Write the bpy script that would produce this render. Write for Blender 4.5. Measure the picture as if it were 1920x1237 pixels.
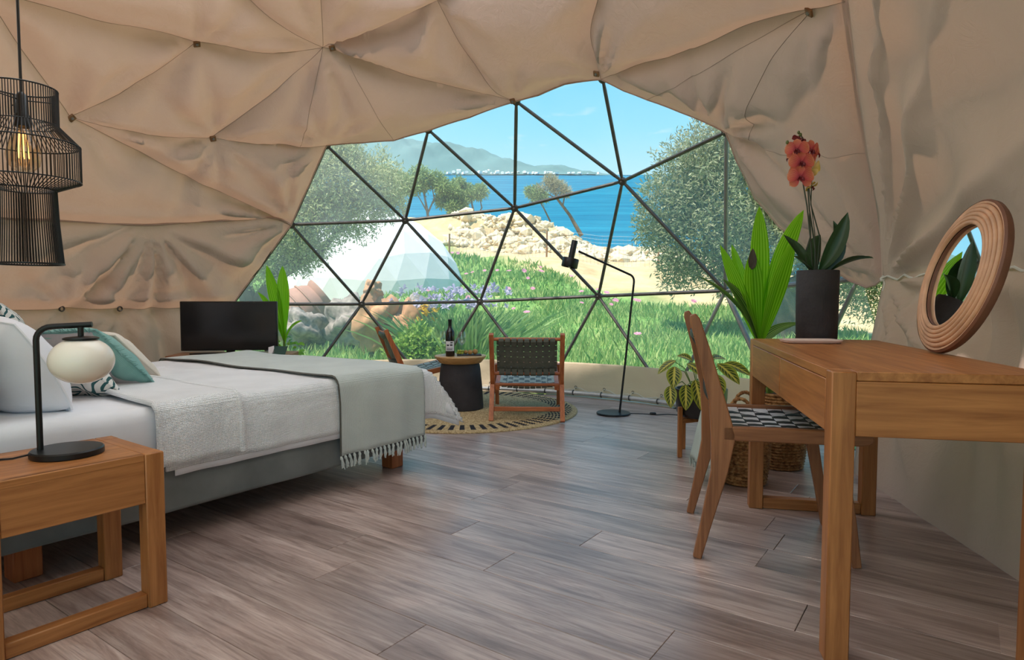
import bpy, bmesh, math, random
import numpy as np
from mathutils import Vector, Matrix, geometry as mgeo

for _o in list(bpy.data.objects):
    bpy.data.objects.remove(_o)
scene = bpy.context.scene
COL = scene.collection
rnd = random.Random(11)
nrng = np.random.default_rng(5)
PI = math.pi
R_ = math.radians

# ------------------------------------------------------------------ camera
cam_d = bpy.data.cameras.new('camera')
cam_d.sensor_width = 36.0
cam_d.lens = 22.5
cam_d.clip_start = 0.05
cam_d.clip_end = 2000
cam = bpy.data.objects.new('camera', cam_d)
COL.objects.link(cam)
cam.location = (0, 0, 0.95)
cam.rotation_euler = (R_(90 - 3.03), 0, 0)
scene.camera = cam

# ------------------------------------------------------------------ sky
world = bpy.data.worlds.new('sky')
scene.world = world
world.use_nodes = True
wn = world.node_tree
wn.nodes.clear()
w_out = wn.nodes.new('ShaderNodeOutputWorld')
w_bg = wn.nodes.new('ShaderNodeBackground')
w_tc = wn.nodes.new('ShaderNodeTexCoord')
w_sep = wn.nodes.new('ShaderNodeSeparateXYZ')
w_ramp = wn.nodes.new('ShaderNodeValToRGB')
wn.links.new(w_tc.outputs['Generated'], w_sep.inputs[0])
wn.links.new(w_sep.outputs['Z'], w_ramp.inputs[0])
els = w_ramp.color_ramp.elements
els[0].position = 0.0
els[0].color = (0.52, 0.74, 0.83, 1)
els[1].position = 1.0
els[1].color = (0.10, 0.34, 0.66, 1)
for p_, c_ in ((0.17, (0.46, 0.74, 0.87, 1)), (0.24, (0.28, 0.66, 0.86, 1)), (0.34, (0.15, 0.56, 0.83, 1)), (0.6, (0.12, 0.42, 0.74, 1))):
    e_ = els.new(p_)
    e_.color = c_
# faint small clouds
w_map = wn.nodes.new('ShaderNodeMapping')
w_map.inputs['Scale'].default_value = (6, 6, 22)
w_noi = wn.nodes.new('ShaderNodeTexNoise')
w_noi.inputs['Scale'].default_value = 1.6
w_noi.inputs['Detail'].default_value = 5
w_r2 = wn.nodes.new('ShaderNodeValToRGB')
w_r2.color_ramp.elements[0].position = 0.62
w_r2.color_ramp.elements[1].position = 0.85
w_mix = wn.nodes.new('ShaderNodeMixRGB')
w_mix.inputs[2].default_value = (0.72, 0.82, 0.88, 1)
wn.links.new(w_tc.outputs['Generated'], w_map.inputs[0])
wn.links.new(w_map.outputs[0], w_noi.inputs['Vector'])
wn.links.new(w_noi.outputs[0], w_r2.inputs[0])
wn.links.new(w_r2.outputs[0], w_mix.inputs[0])
wn.links.new(w_ramp.outputs[0], w_mix.inputs[1])
wn.links.new(w_mix.outputs[0], w_bg.inputs[0])
w_bg.inputs[1].default_value = 0.83
wn.links.new(w_bg.outputs[0], w_out.inputs[0])

# ------------------------------------------------------------------ sun
sun_d = bpy.data.lights.new('sun', 'SUN')
sun_d.energy = 4.8
sun_d.color = (1.0, 0.93, 0.85)
sun_d.angle = R_(2.0)
sun = bpy.data.objects.new('sun', sun_d)
COL.objects.link(sun)
sun.rotation_euler = Vector((-0.34, -0.20, 0.92)).to_track_quat('Z', 'Y').to_euler()

scene.view_settings.view_transform = 'Standard'
scene.view_settings.look = 'None'
scene.view_settings.gamma = 1.0
scene.view_settings.use_curve_mapping = False
scene.view_settings.exposure = 0.62

# ------------------------------------------------------------------ helpers
class MB:
    """collects shapes; build() links them as ONE mesh object"""
    def __init__(self, M=None):
        self.v, self.f, self.uv = [], [], []
        self.M = M or Matrix.Identity(4)

    def pts(self, ps, uvs=None):
        n = len(self.v)
        for i, p in enumerate(ps):
            self.v.append(tuple(self.M @ Vector(p)))
            self.uv.append(uvs[i] if uvs else (0.0, 0.0))
        return n

    def box(self, c, s, b=0.0, rot=None):
        hx, hy, hz = s[0] / 2, s[1] / 2, s[2] / 2
        b = min(b, hx * .9, hy * .9, hz * .9)
        q = (Matrix.Translation(c) @ rot.to_4x4()) if rot is not None else Matrix.Translation(c)
        if b <= 0:
            n = self.pts([q @ Vector((x * hx, y * hy, z * hz)) for x in (-1, 1) for y in (-1, 1) for z in (-1, 1)])
            for f in ((0, 1, 3, 2), (4, 6, 7, 5), (0, 4, 5, 1), (2, 3, 7, 6), (0, 2, 6, 4), (1, 5, 7, 3)):
                self.f.append(tuple(n + i for i in f))
            return
        idx = {}
        ps = []
        for x in (-1, 1):
            for y in (-1, 1):
                for z in (-1, 1):
                    for k, p in enumerate(((x * hx, y * (hy - b), z * (hz - b)), (x * (hx - b), y * hy, z * (hz - b)), (x * (hx - b), y * (hy - b), z * hz))):
                        idx[(x, y, z, k)] = len(ps)
                        ps.append(q @ Vector(p))
        n = self.pts(ps)
        I = lambda x, y, z, k: n + idx[(x, y, z, k)]
        for s_ in (-1, 1):
            self.f.append((I(s_, -1, -1, 0), I(s_, 1, -1, 0), I(s_, 1, 1, 0), I(s_, -1, 1, 0)))
            self.f.append((I(-1, s_, -1, 1), I(1, s_, -1, 1), I(1, s_, 1, 1), I(-1, s_, 1, 1)))
            self.f.append((I(-1, -1, s_, 2), I(1, -1, s_, 2), I(1, 1, s_, 2), I(-1, 1, s_, 2)))
        for a in (-1, 1):
            for c2 in (-1, 1):
                self.f.append((I(a, c2, -1, 0), I(a, c2, 1, 0), I(a, c2, 1, 1), I(a, c2, -1, 1)))
                self.f.append((I(a, -1, c2, 0), I(a, 1, c2, 0), I(a, 1, c2, 2), I(a, -1, c2, 2)))
                self.f.append((I(-1, a, c2, 1), I(1, a, c2, 1), I(1, a, c2, 2), I(-1, a, c2, 2)))
                for z in (-1, 1):
                    self.f.append((I(a, c2, z, 0), I(a, c2, z, 1), I(a, c2, z, 2)))

    def tube(self, path, r, n=8, caps=True, closed=False, flat=1.0, up=None):
        path = [Vector(p) for p in path]
        m = len(path)
        rs = r if isinstance(r, (list, tuple)) else [r] * m
        prev = None
        rings = []
        for i, p in enumerate(path):
            if closed:
                t = path[(i + 1) % m] - path[i - 1]
            else:
                t = path[min(i + 1, m - 1)] - path[max(i - 1, 0)]
            t.normalize()
            if prev is None:
                a = Vector(up) if up else (Vector((0, 0, 1)) if abs(t.z) < .9 else Vector((1, 0, 0)))
            else:
                a = prev
            a = (a - t * a.dot(t))
            if a.length < 1e-6:
                a = t.orthogonal()
            a.normalize()
            prev = a
            bq = t.cross(a)
            rings.append(self.pts([p + (a * math.cos(2 * PI * k / n) * flat + bq * math.sin(2 * PI * k / n)) * rs[i] for k in range(n)]))
        for i in range(m if closed else m - 1):
            A, B = rings[i], rings[(i + 1) % m]
            for k in range(n):
                self.f.append((A + k, A + (k + 1) % n, B + (k + 1) % n, B + k))
        if caps and not closed:
            self.f.append(tuple(rings[0] + k for k in range(n))[::-1])
            self.f.append(tuple(rings[-1] + k for k in range(n)))

    def lathe(self, prof, n=24, c=(0, 0, 0), close=True, cap0=True, cap1=True):
        rings = []
        for r, z in prof:
            rings.append(self.pts([(c[0] + r * math.cos(2 * PI * k / n), c[1] + r * math.sin(2 * PI * k / n), c[2] + z) for k in range(n)]))
        for i in range(len(prof) - 1):
            A, B = rings[i], rings[i + 1]
            for k in range(n):
                self.f.append((A + k, A + (k + 1) % n, B + (k + 1) % n, B + k))
        if cap0:
            self.f.append(tuple(rings[0] + k for k in range(n))[::-1])
        if cap1:
            self.f.append(tuple(rings[-1] + k for k in range(n)))

    def prism(self, poly, t, T=None):
        """poly: list of (a,b); extruded by +-t/2 along x; T maps (x,a,b)"""
        n = len(poly)
        T = T or Matrix.Identity(4)
        a = self.pts([T @ Vector((-t / 2, p[0], p[1])) for p in poly])
        b = self.pts([T @ Vector((t / 2, p[0], p[1])) for p in poly])
        self.f.append(tuple(a + i for i in range(n)))
        self.f.append(tuple(b + i for i in reversed(range(n))))
        for i in range(n):
            j = (i + 1) % n
            self.f.append((a + i, b + i, b + j, a + j))

    def grid(self, P, uv=False):
        h, w = len(P), len(P[0])
        n = self.pts([p for row in P for p in row],
                     [(j / (w - 1), i / (h - 1)) for i in range(h) for j in range(w)] if uv else None)
        for i in range(h - 1):
            for j in range(w - 1):
                a = n + i * w + j
                self.f.append((a, a + 1, a + w + 1, a + w))

    def ribbon(self, path, wdir, ndir, w, t):
        """flat strap with a rectangular section; ndir may be a list"""
        path = [Vector(p) for p in path]
        wdir = Vector(wdir)
        rings = []
        for i, p in enumerate(path):
            nd = Vector(ndir[i] if isinstance(ndir, list) else ndir)
            rings.append(self.pts([p + wdir * (w / 2) + nd * (t / 2), p - wdir * (w / 2) + nd * (t / 2),
                                   p - wdir * (w / 2) - nd * (t / 2), p + wdir * (w / 2) - nd * (t / 2)]))
        for i in range(len(path) - 1):
            A, B = rings[i], rings[i + 1]
            for k in range(4):
                self.f.append((A + k, A + (k + 1) % 4, B + (k + 1) % 4, B + k))
        self.f.append(tuple(rings[0] + k for k in range(4))[::-1])
        self.f.append(tuple(rings[-1] + k for k in range(4)))

    def leaf(self, p0, p1, p2, width, hint, n=12, m=6, pleat=0.0, fold=0.15, peak=0.45, curl=0.0):
        p0, p1, p2, hint = Vector(p0), Vector(p1), Vector(p2), Vector(hint)
        P = []
        for i in range(n + 1):
            t = i / n
            c = p0 * (1 - t) ** 2 + p1 * 2 * t * (1 - t) + p2 * t * t
            tg = ((p1 - p0) * (1 - t) + (p2 - p1) * t).normalized()
            side = tg.cross(hint)
            if side.length < 1e-4:
                side = tg.orthogonal()
            side.normalize()
            nm = side.cross(tg).normalized()
            e = math.log(.5) / math.log(peak)
            w = width * max(0.02, math.sin(PI * min(.999, t ** e)) ** .75)
            row = []
            for j in range(m + 1):
                u = j / m * 2 - 1
                off = abs(u) * fold * w - curl * w * u * u
                if pleat and j % 2:
                    off += pleat * w
                row.append(c + side * (u * w / 2) + nm * off)
            P.append(row)
        self.grid(P, uv=True)

    def mesh(self, name, recalc=True, smooth=40):
        me = bpy.data.meshes.new(name)
        me.from_pydata(self.v, [], self.f)
        if recalc:
            bm = bmesh.new()
            bm.from_mesh(me)
            bmesh.ops.recalc_face_normals(bm, faces=bm.faces)
            bm.to_mesh(me)
            bm.free()
        if any(u != (0.0, 0.0) for u in self.uv):
            ul = me.uv_layers.new(name='UVMap')
            vi = np.empty(len(me.loops), dtype=np.int32)
            me.loops.foreach_get('vertex_index', vi)
            ul.data.foreach_set('uv', np.array(self.uv, dtype=np.float32)[vi].ravel())
        if smooth:
            me.polygons.foreach_set('use_smooth', [True] * len(me.polygons))
            if smooth < 180:
                me.set_sharp_from_angle(angle=R_(smooth))
        return me

    def build(self, name, mat, parent=None, recalc=True, smooth=40, loc=None, rot=None, scale=None):
        return link(name, self.mesh(name, recalc, smooth), mat, parent, loc, rot, scale)


def link(name, me, mat, parent=None, loc=None, rot=None, scale=None):
    o = bpy.data.objects.new(name, me)
    if mat is not None and me is not None and not me.materials:
        me.materials.append(mat)
    COL.objects.link(o)
    if parent is not None:
        o.parent = parent
    if loc is not None:
        o.location = loc
    if rot is not None:
        o.rotation_euler = rot
    if scale is not None:
        o.scale = scale if isinstance(scale, (tuple, list)) else (scale,) * 3
    return o


def tag(o, label, cat=None, group=None, kind=None):
    if label:
        o['label'] = label
    if cat:
        o['category'] = cat
    if group:
        o['group'] = group
    if kind:
        o['kind'] = kind
    return o


def thing(name, label, cat, loc=(0, 0, 0), rz=0.0, group=None, kind=None):
    o = bpy.data.objects.new(name, None)
    o.empty_display_size = .1
    COL.objects.link(o)
    o.location = loc
    o.rotation_euler = (0, 0, rz)
    return tag(o, label, cat, group, kind)


def copy_tree(o, parent=None):
    c = o.copy()
    COL.objects.link(c)
    c.parent = parent
    for ch in list(o.children):
        copy_tree(ch, c)
    return c


def np_mesh(name, V, F, smooth=False):
    me = bpy.data.meshes.new(name)
    V = np.asarray(V, dtype=np.float32)
    F = np.asarray(F, dtype=np.int32)
    k = F.shape[1]
    me.vertices.add(len(V))
    me.vertices.foreach_set('co', V.ravel())
    me.loops.add(F.size)
    me.loops.foreach_set('vertex_index', F.ravel())
    me.polygons.add(len(F))
    me.polygons.foreach_set('loop_start', np.arange(0, F.size, k, dtype=np.int32))
    if smooth:
        me.polygons.foreach_set('use_smooth', np.ones(len(F), dtype=bool))
    me.update(calc_edges=True)
    me.validate()
    return me

# ------------------------------------------------------------------ materials
MATS = {}
def srgb(r, g, b):
    f = lambda c: (c / 255 / 12.92) if c / 255 <= .04045 else ((c / 255 + .055) / 1.055) ** 2.4
    return (f(r), f(g), f(b), 1.0)


def nodes(name):
    m = bpy.data.materials.new(name)
    m.use_nodes = True
    nt = m.node_tree
    nt.nodes.clear()
    out = nt.nodes.new('ShaderNodeOutputMaterial')
    MATS[name] = m
    return m, nt, out


def N(nt, t, **kw):
    n = nt.nodes.new(t)
    for k, v in kw.items():
        if k in n.inputs:
            n.inputs[k].default_value = v
        else:
            setattr(n, k, v)
    return n


def ramp(nt, fac, stops):
    r = nt.nodes.new('ShaderNodeValToRGB')
    e = r.color_ramp.elements
    e[0].position, e[0].color = stops[0]
    e[1].position, e[1].color = stops[-1]
    for p, c in stops[1:-1]:
        q = e.new(p)
        q.color = c
    nt.links.new(fac, r.inputs[0])
    return r.outputs[0]


def coords(nt, scale=(1, 1, 1), kind='Object', rot=(0, 0, 0)):
    tc = nt.nodes.new('ShaderNodeTexCoord')
    mp = nt.nodes.new('ShaderNodeMapping')
    mp.inputs['Scale'].default_value = scale
    mp.inputs['Rotation'].default_value = rot
    nt.links.new(tc.outputs[kind], mp.inputs[0])
    return mp.outputs[0]


def bump(nt, h, strength, dist=.01):
    b = nt.nodes.new('ShaderNodeBump')
    b.inputs['Strength'].default_value = strength
    b.inputs['Distance'].default_value = dist
    nt.links.new(h, b.inputs['Height'])
    return b.outputs[0]


def principled(nt, out, base=None, rough=.5, metal=0.0, spec=.5, normal=None, **kw):
    b = nt.nodes.new('ShaderNodeBsdfPrincipled')
    if base is not None:
        if isinstance(base, tuple):
            b.inputs['Base Color'].default_value = base
        else:
            nt.links.new(base, b.inputs['Base Color'])
    b.inputs['Roughness'].default_value = rough
    b.inputs['Metallic'].default_value = metal
    b.inputs['Specular IOR Level'].default_value = spec
    for k, v in kw.items():
        b.inputs[k.replace('_', ' ')].default_value = v
    if normal is not None:
        nt.links.new(normal, b.inputs['Normal'])
    if out is not None:
        nt.links.new(b.outputs[0], out.inputs[0])
    return b


def plain(name, c, rough=.5, metal=0.0, spec=.5, var=.12, ns=8.0, bmp=0.0, sc=(1, 1, 1), bscale=None):
    m, nt, out = nodes(name)
    co = coords(nt, sc)
    no = N(nt, 'ShaderNodeTexNoise', Scale=ns, Detail=4.0)
    nt.links.new(co, no.inputs['Vector'])
    lo = tuple(x * (1 - var) for x in c[:3]) + (1,)
    hi = tuple(min(1, x * (1 + var)) for x in c[:3]) + (1,)
    col = ramp(nt, no.outputs[0], [(.3, lo), (.7, hi)])
    nrm = None
    if bmp:
        n2 = N(nt, 'ShaderNodeTexNoise', Scale=bscale or ns * 4, Detail=4.0)
        nt.links.new(co, n2.inputs['Vector'])
        nrm = bump(nt, n2.outputs[0], bmp)
    principled(nt, out, col, rough, metal, spec, nrm)
    return m


def wood(name, c1, c2, axis=0, rough=.42, k=1.0):
    m, nt, out = nodes(name)
    sc = [44 * k, 44 * k, 44 * k]
    sc[axis] = 2.4 * k
    oi = nt.nodes.new('ShaderNodeObjectInfo')
    co = coords(nt, sc)
    n1 = N(nt, 'ShaderNodeTexNoise', noise_dimensions='4D', Scale=1.0, Detail=6.0, Roughness=.62, Distortion=.6)
    nt.links.new(co, n1.inputs['Vector'])
    mu = N(nt, 'ShaderNodeMath', operation='MULTIPLY')
    mu.inputs[1].default_value = 37.0
    nt.links.new(oi.outputs['Random'], mu.inputs[0])
    nt.links.new(mu.outputs[0], n1.inputs['W'])
    mid = tuple((a + b) / 2 for a, b in zip(c1, c2))
    col = ramp(nt, n1.outputs[0], [(.28, c1), (.5, mid), (.72, c2)])
    # a broad slow tone change as in solid oak boards
    n3 = N(nt, 'ShaderNodeTexNoise', Scale=.16, Detail=2.0)
    nt.links.new(co, n3.inputs['Vector'])
    mx = N(nt, 'ShaderNodeMixRGB', blend_type='MULTIPLY')
    mx.inputs[0].default_value = .55
    nt.links.new(col, mx.inputs[1])
    nt.links.new(ramp(nt, n3.outputs[0], [(.3, (.72, .66, .6, 1)), (.7, (1, 1, 1, 1))]), mx.inputs[2])
    # scattered knots
    ck = [5.0, 5.0, 5.0]
    ck[axis] = 2.2
    vo = N(nt, 'ShaderNodeTexVoronoi', Scale=1.0)
    nt.links.new(coords(nt, ck), vo.inputs['Vector'])
    kn_ = ramp(nt, vo.outputs['Distance'], [(.03, (.28, .2, .15, 1)), (.075, (.8, .76, .72, 1)), (.13, (1, 1, 1, 1))])
    mk = N(nt, 'ShaderNodeMixRGB', blend_type='MULTIPLY')
    mk.inputs[0].default_value = .8
    nt.links.new(mx.outputs[0], mk.inputs[1])
    nt.links.new(kn_, mk.inputs[2])
    principled(nt, out, mk.outputs[0], rough, 0, .4, bump(nt, n1.outputs[0], .12, .004))
    return m


W_LO, W_HI = srgb(140, 82, 40), srgb(198, 132, 76)
for ax, nm in enumerate('xyz'):
    wood('oak_' + nm, W_LO, W_HI, ax)
    wood('teak_' + nm, srgb(150, 78, 42), srgb(206, 124, 74), ax)
    wood('ash_' + nm, srgb(122, 74, 46), srgb(178, 120, 80), ax)
    wood('pale_oak_' + nm, srgb(178, 128, 76), srgb(226, 182, 124), ax)


def m_floor():
    m, nt, out = nodes('laminate')
    oi = nt.nodes.new('ShaderNodeObjectInfo')
    mu = N(nt, 'ShaderNodeMath', operation='MULTIPLY')
    mu.inputs[1].default_value = 91.0
    nt.links.new(oi.outputs['Random'], mu.inputs[0])
    co = coords(nt, (1.7, 22, 1))
    n1 = N(nt, 'ShaderNodeTexNoise', noise_dimensions='4D', Scale=1.6, Detail=8.0, Roughness=.66, Distortion=1.1)
    co2 = coords(nt, (2.5, 80, 1))
    n2 = N(nt, 'ShaderNodeTexNoise', noise_dimensions='4D', Scale=2.0, Detail=5.0, Roughness=.7, Distortion=.3)
    co3 = coords(nt, (.8, 3.5, 1))
    n3 = N(nt, 'ShaderNodeTexNoise', noise_dimensions='4D', Scale=1.6, Detail=2.0, Distortion=.5)
    for c, n in ((co, n1), (co2, n2), (co3, n3)):
        nt.links.new(c, n.inputs['Vector'])
        nt.links.new(mu.outputs[0], n.inputs['W'])
    a = ramp(nt, n1.outputs[0], [(.25, srgb(114, 90, 82)), (.45, srgb(176, 150, 140)), (.58, srgb(202, 178, 168)), (.8, srgb(222, 205, 196))])
    b = ramp(nt, n2.outputs[0], [(.3, (.42, .4, .39, 1)), (.47, (.93, .92, .92, 1)), (.8, (1.05, 1.04, 1.04, 1))])
    c3 = ramp(nt, n3.outputs[0], [(.32, (.50, .46, .45, 1)), (.6, (1, 1, 1, 1))])
    m1 = N(nt, 'ShaderNodeMixRGB', blend_type='MULTIPLY')
    m1.inputs[0].default_value = .7
    nt.links.new(a, m1.inputs[1])
    nt.links.new(b, m1.inputs[2])
    m2 = N(nt, 'ShaderNodeMixRGB', blend_type='MULTIPLY')
    m2.inputs[0].default_value = .9
    nt.links.new(m1.outputs[0], m2.inputs[1])
    nt.links.new(c3, m2.inputs[2])
    hs = nt.nodes.new('ShaderNodeHueSaturation')
    mr = N(nt, 'ShaderNodeMapRange')
    mr.inputs[3].default_value = .84
    mr.inputs[4].default_value = 1.12
    nt.links.new(oi.outputs['Random'], mr.inputs[0])
    nt.links.new(mr.outputs[0], hs.inputs['Value'])
    nt.links.new(m2.outputs[0], hs.inputs['Color'])
    principled(nt, out, hs.outputs[0], .31, 0, .9, bump(nt, n2.outputs[0], .10, .003))
    return m
m_floor()


def m_canvas(name, c, t, tf, sc=1.0, bs=.25):
    """woven canvas that lets daylight through"""
    m, nt, out = nodes(name)
    co = coords(nt)
    n1 = N(nt, 'ShaderNodeTexNoise', Scale=2.2 * sc, Detail=5.0, Roughness=.6)
    n2 = N(nt, 'ShaderNodeTexNoise', Scale=9.0 * sc, Detail=6.0, Roughness=.65, Distortion=.8)
    for n in (n1, n2):
        nt.links.new(co, n.inputs['Vector'])
    lo = tuple(x * .92 for x in c[:3]) + (1,)
    col = ramp(nt, n1.outputs[0], [(.3, lo), (.7, c)])
    nb = bump(nt, n2.outputs[0], bs, .02)
    d = nt.nodes.new('ShaderNodeBsdfDiffuse')
    tr = nt.nodes.new('ShaderNodeBsdfTranslucent')
    tr.inputs[0].default_value = t
    nt.links.new(col, d.inputs[0])
    nt.links.new(nb, d.inputs['Normal'])
    mx = nt.nodes.new('ShaderNodeMixShader')
    mx.inputs[0].default_value = tf
    nt.links.new(d.outputs[0], mx.inputs[1])
    nt.links.new(tr.outputs[0], mx.inputs[2])
    nt.links.new(mx.outputs[0], out.inputs[0])
    return m
m_canvas('liner', srgb(190, 163, 151), srgb(240, 188, 150), .12, bs=.4)
m_canvas('crown', srgb(240, 236, 230), srgb(253, 250, 246), .88)  # thin white canvas for unseen crown panels, added to fill the room with daylight
m_canvas('porch_fill', srgb(240, 234, 226), srgb(245, 236, 224), .6)  # unseen passage canvas, made sheer and pale as added fill light
m_canvas('skirt', srgb(218, 196, 168), srgb(200, 170, 140), .25)
m_canvas('outer_dome', srgb(248, 246, 243), srgb(240, 238, 234), .10)
plain('seam_thread', srgb(150, 130, 117), .9, var=.05)


def m_cloth(name, c, weave=220.0, bs=.5, rough=.9, kind='check', c2=None, sheen=.2):
    m, nt, out = nodes(name)
    co = coords(nt)
    w1 = N(nt, 'ShaderNodeTexWave', Scale=weave / 6.28, Distortion=.4)
    w1.bands_direction = 'X'
    w2 = N(nt, 'ShaderNodeTexWave', Scale=weave / 6.28, Distortion=.4)
    w2.bands_direction = 'Y'
    w3 = N(nt, 'ShaderNodeTexWave', Scale=weave / 6.28, Distortion=.4)
    w3.bands_direction = 'Z'
    for w in (w1, w2, w3):
        nt.links.new(co, w.inputs['Vector'])
    a = N(nt, 'ShaderNodeMath', operation='ADD')
    a2 = N(nt, 'ShaderNodeMath', operation='ADD')
    nt.links.new(w1.outputs[1], a.inputs[0])
    nt.links.new(w2.outputs[1], a.inputs[1])
    nt.links.new(a.outputs[0], a2.inputs[0])
    nt.links.new(w3.outputs[1], a2.inputs[1])
    no = N(nt, 'ShaderNodeTexNoise', Scale=6.0, Detail=5.0)
    nt.links.new(co, no.inputs['Vector'])
    lo = c2 or tuple(x * .9 for x in c[:3]) + (1,)
    col = ramp(nt, no.outputs[0], [(.3, lo), (.7, c)])
    principled(nt, out, col, rough, 0, .2, bump(nt, a2.outputs[0], bs, .004), Sheen_Weight=sheen)
    return m
m_cloth('sheet', srgb(240, 238, 242), 900, .06)
m_cloth('coverlet', srgb(248, 246, 247), 330, .6)
m_cloth('throw', srgb(220, 225, 219), 420, .6)
m_cloth('throw_edge', srgb(96, 92, 84), 420, .5)
m_cloth('box_fabric', srgb(128, 130, 128), 1400, .35, c2=srgb(106, 108, 106))
m_cloth('teal_cloth', srgb(146, 190, 182), 900, .4, c2=srgb(120, 170, 164))
m_cloth('grey_cloth', srgb(190, 182, 184), 900, .3)
m_cloth('cream_cloth', srgb(232, 220, 204), 900, .3)
m_cloth('green_throw', srgb(196, 206, 196), 500, .6)


def m_star():
    """white pillow cloth printed with dark teal star outlines"""
    m, nt, out = nodes('star_print')
    tc = nt.nodes.new('ShaderNodeTexCoord')
    mp = N(nt, 'ShaderNodeMapping')
    mp.inputs['Scale'].default_value = (5.2, 5.2, 5.2)
    nt.links.new(tc.outputs['Object'], mp.inputs[0])
    vo = N(nt, 'ShaderNodeTexVoronoi', Scale=1.0, Randomness=.35)
    vo.voronoi_dimensions = '2D'
    nt.links.new(mp.outputs[0], vo.inputs['Vector'])
    su = N(nt, 'ShaderNodeVectorMath', operation='SUBTRACT')
    nt.links.new(mp.outputs[0], su.inputs[0])
    nt.links.new(vo.outputs['Position'], su.inputs[1])
    se = nt.nodes.new('ShaderNodeSeparateXYZ')
    nt.links.new(su.outputs[0], se.inputs[0])
    at = N(nt, 'ShaderNodeMath', operation='ARCTAN2')
    nt.links.new(se.outputs['Y'], at.inputs[0])
    nt.links.new(se.outputs['X'], at.inputs[1])
    m5 = N(nt, 'ShaderNodeMath', operation='MULTIPLY')
    m5.inputs[1].default_value = 5
    nt.links.new(at.outputs[0], m5.inputs[0])
    co = N(nt, 'ShaderNodeMath', operation='COSINE')
    nt.links.new(m5.outputs[0], co.inputs[0])
    ma = N(nt, 'ShaderNodeMath', operation='MULTIPLY_ADD')
    ma.inputs[1].default_value = -.34
    ma.inputs[2].default_value = 1.0
    nt.links.new(co.outputs[0], ma.inputs[0])
    rr = N(nt, 'ShaderNodeMath', operation='MULTIPLY')
    nt.links.new(vo.outputs['Distance'], rr.inputs[0])
    nt.links.new(ma.outputs[0], rr.inputs[1])
    s = N(nt, 'ShaderNodeMath', operation='MULTIPLY')
    s.inputs[1].default_value = 26.0
    nt.links.new(rr.outputs[0], s.inputs[0])
    si = N(nt, 'ShaderNodeMath', operation='SINE')
    nt.links.new(s.outputs[0], si.inputs[0])
    col = ramp(nt, si.outputs[0], [(.38, srgb(226, 222, 216)), (.5, srgb(52, 92, 94))])
    principled(nt, out, col, .9, 0, .2)
    return m
m_star()

plain('white_cotton', srgb(242, 241, 247), .85, spec=.2, var=.03, ns=5, bmp=.15, bscale=14)
plain('black_metal', srgb(26, 25, 26), .38, .3, .5, var=.1)
plain('black_plastic', srgb(20, 20, 21), .35, 0, .5, var=.05)
plain('frame_steel', srgb(92, 87, 83), .4, .55, .5, var=.2, ns=20)
plain('galv_steel', srgb(132, 130, 128), .5, .5, .5, var=.15, ns=14)
plain('pipe_steel', srgb(198, 198, 196), .35, .5, .5, var=.12, ns=14)
plain('concrete_black', srgb(54, 50, 52), .7, 0, .3, var=.28, ns=7, bmp=.35, bscale=40)
plain('leather', srgb(84, 84, 74), .55, 0, .5, var=.12, ns=30, bmp=.1)
plain('leather_glare', srgb(164, 164, 150), .6, 0, .5, var=.08, ns=30, bmp=.1)  # window glare on the lounge seat straps is put into this paler colour
plain('strap_black', srgb(30, 29, 31), .55, 0, .5, var=.12, ns=30)
plain('strap_grey', srgb(222, 220, 222), .55, 0, .5, var=.06, ns=30)
plain('ceramic', srgb(226, 200, 188), .3, 0, .5, var=.04)
plain('rope', srgb(206, 200, 186), .9, var=.1)
plain('button_wood', srgb(128, 92, 62), .6, var=.2, ns=30)
plain('soil', srgb(60, 46, 36), .95, var=.3, ns=30)
plain('stem_green', srgb(110, 140, 60), .6, var=.2)
plain('stem_dark', srgb(44, 52, 34), .5, var=.2)
plain('bud', srgb(92, 100, 52), .5, var=.2)
plain('terracotta', srgb(176, 132, 112), .8, var=.15, ns=4, bmp=.2)
plain('rock_grey', srgb(150, 138, 128), .95, var=.5, ns=7, bmp=.9, bscale=9)
plain('rock_orange', srgb(196, 146, 106), .95, var=.3, ns=3, bmp=.8, bscale=8)
plain('limestone', srgb(222, 202, 166), .95, var=.2, ns=3, bmp=.6, bscale=10)
plain('bark', srgb(122, 104, 84), .95, var=.3, ns=6, bmp=.8)
plain('bark_dark', srgb(84, 76, 66), .95, var=.3, ns=6, bmp=.8)
plain('mountain', srgb(104, 134, 132), 1.0, spec=0, var=.12, ns=.06)  # distance haze is put into this blue-grey base colour
plain('town_white', srgb(240, 236, 228), .9, var=.03)
plain('post_wood', srgb(150, 112, 78), .9, var=.2)


def m_glass(name, c=(1, 1, 1, 1), rough=0.0, ior=1.45):
    m, nt, out = nodes(name)
    lp = None
    g = N(nt, 'ShaderNodeBsdfGlossy')
    g.inputs['Roughness'].default_value = .02
    t = N(nt, 'ShaderNodeBsdfTransparent')
    t.inputs[0].default_value = c
    lw = N(nt, 'ShaderNodeLayerWeight')
    lw.inputs[0].default_value = .5
    pw = N(nt, 'ShaderNodeMath', operation='POWER')
    pw.inputs[1].default_value = 3.0
    nt.links.new(lw.outputs['Facing'], pw.inputs[0])
    fr = N(nt, 'ShaderNodeMath', operation='MULTIPLY_ADD')
    fr.inputs[1].default_value = ior - 1
    fr.inputs[2].default_value = .09
    nt.links.new(pw.outputs[0], fr.inputs[0])
    mx = N(nt, 'ShaderNodeMixShader')
    nt.links.new(fr.outputs[0], mx.inputs[0])
    nt.links.new(t.outputs[0], mx.inputs[1])
    nt.links.new(g.outputs[0], mx.inputs[2])
    nt.links.new(mx.outputs[0], out.inputs[0])
    return m
m_glass('clear_glass', (.97, .98, .98, 1), ior=1.32)
m_glass('amber_glass', (.96, .86, .7, 1))


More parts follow.
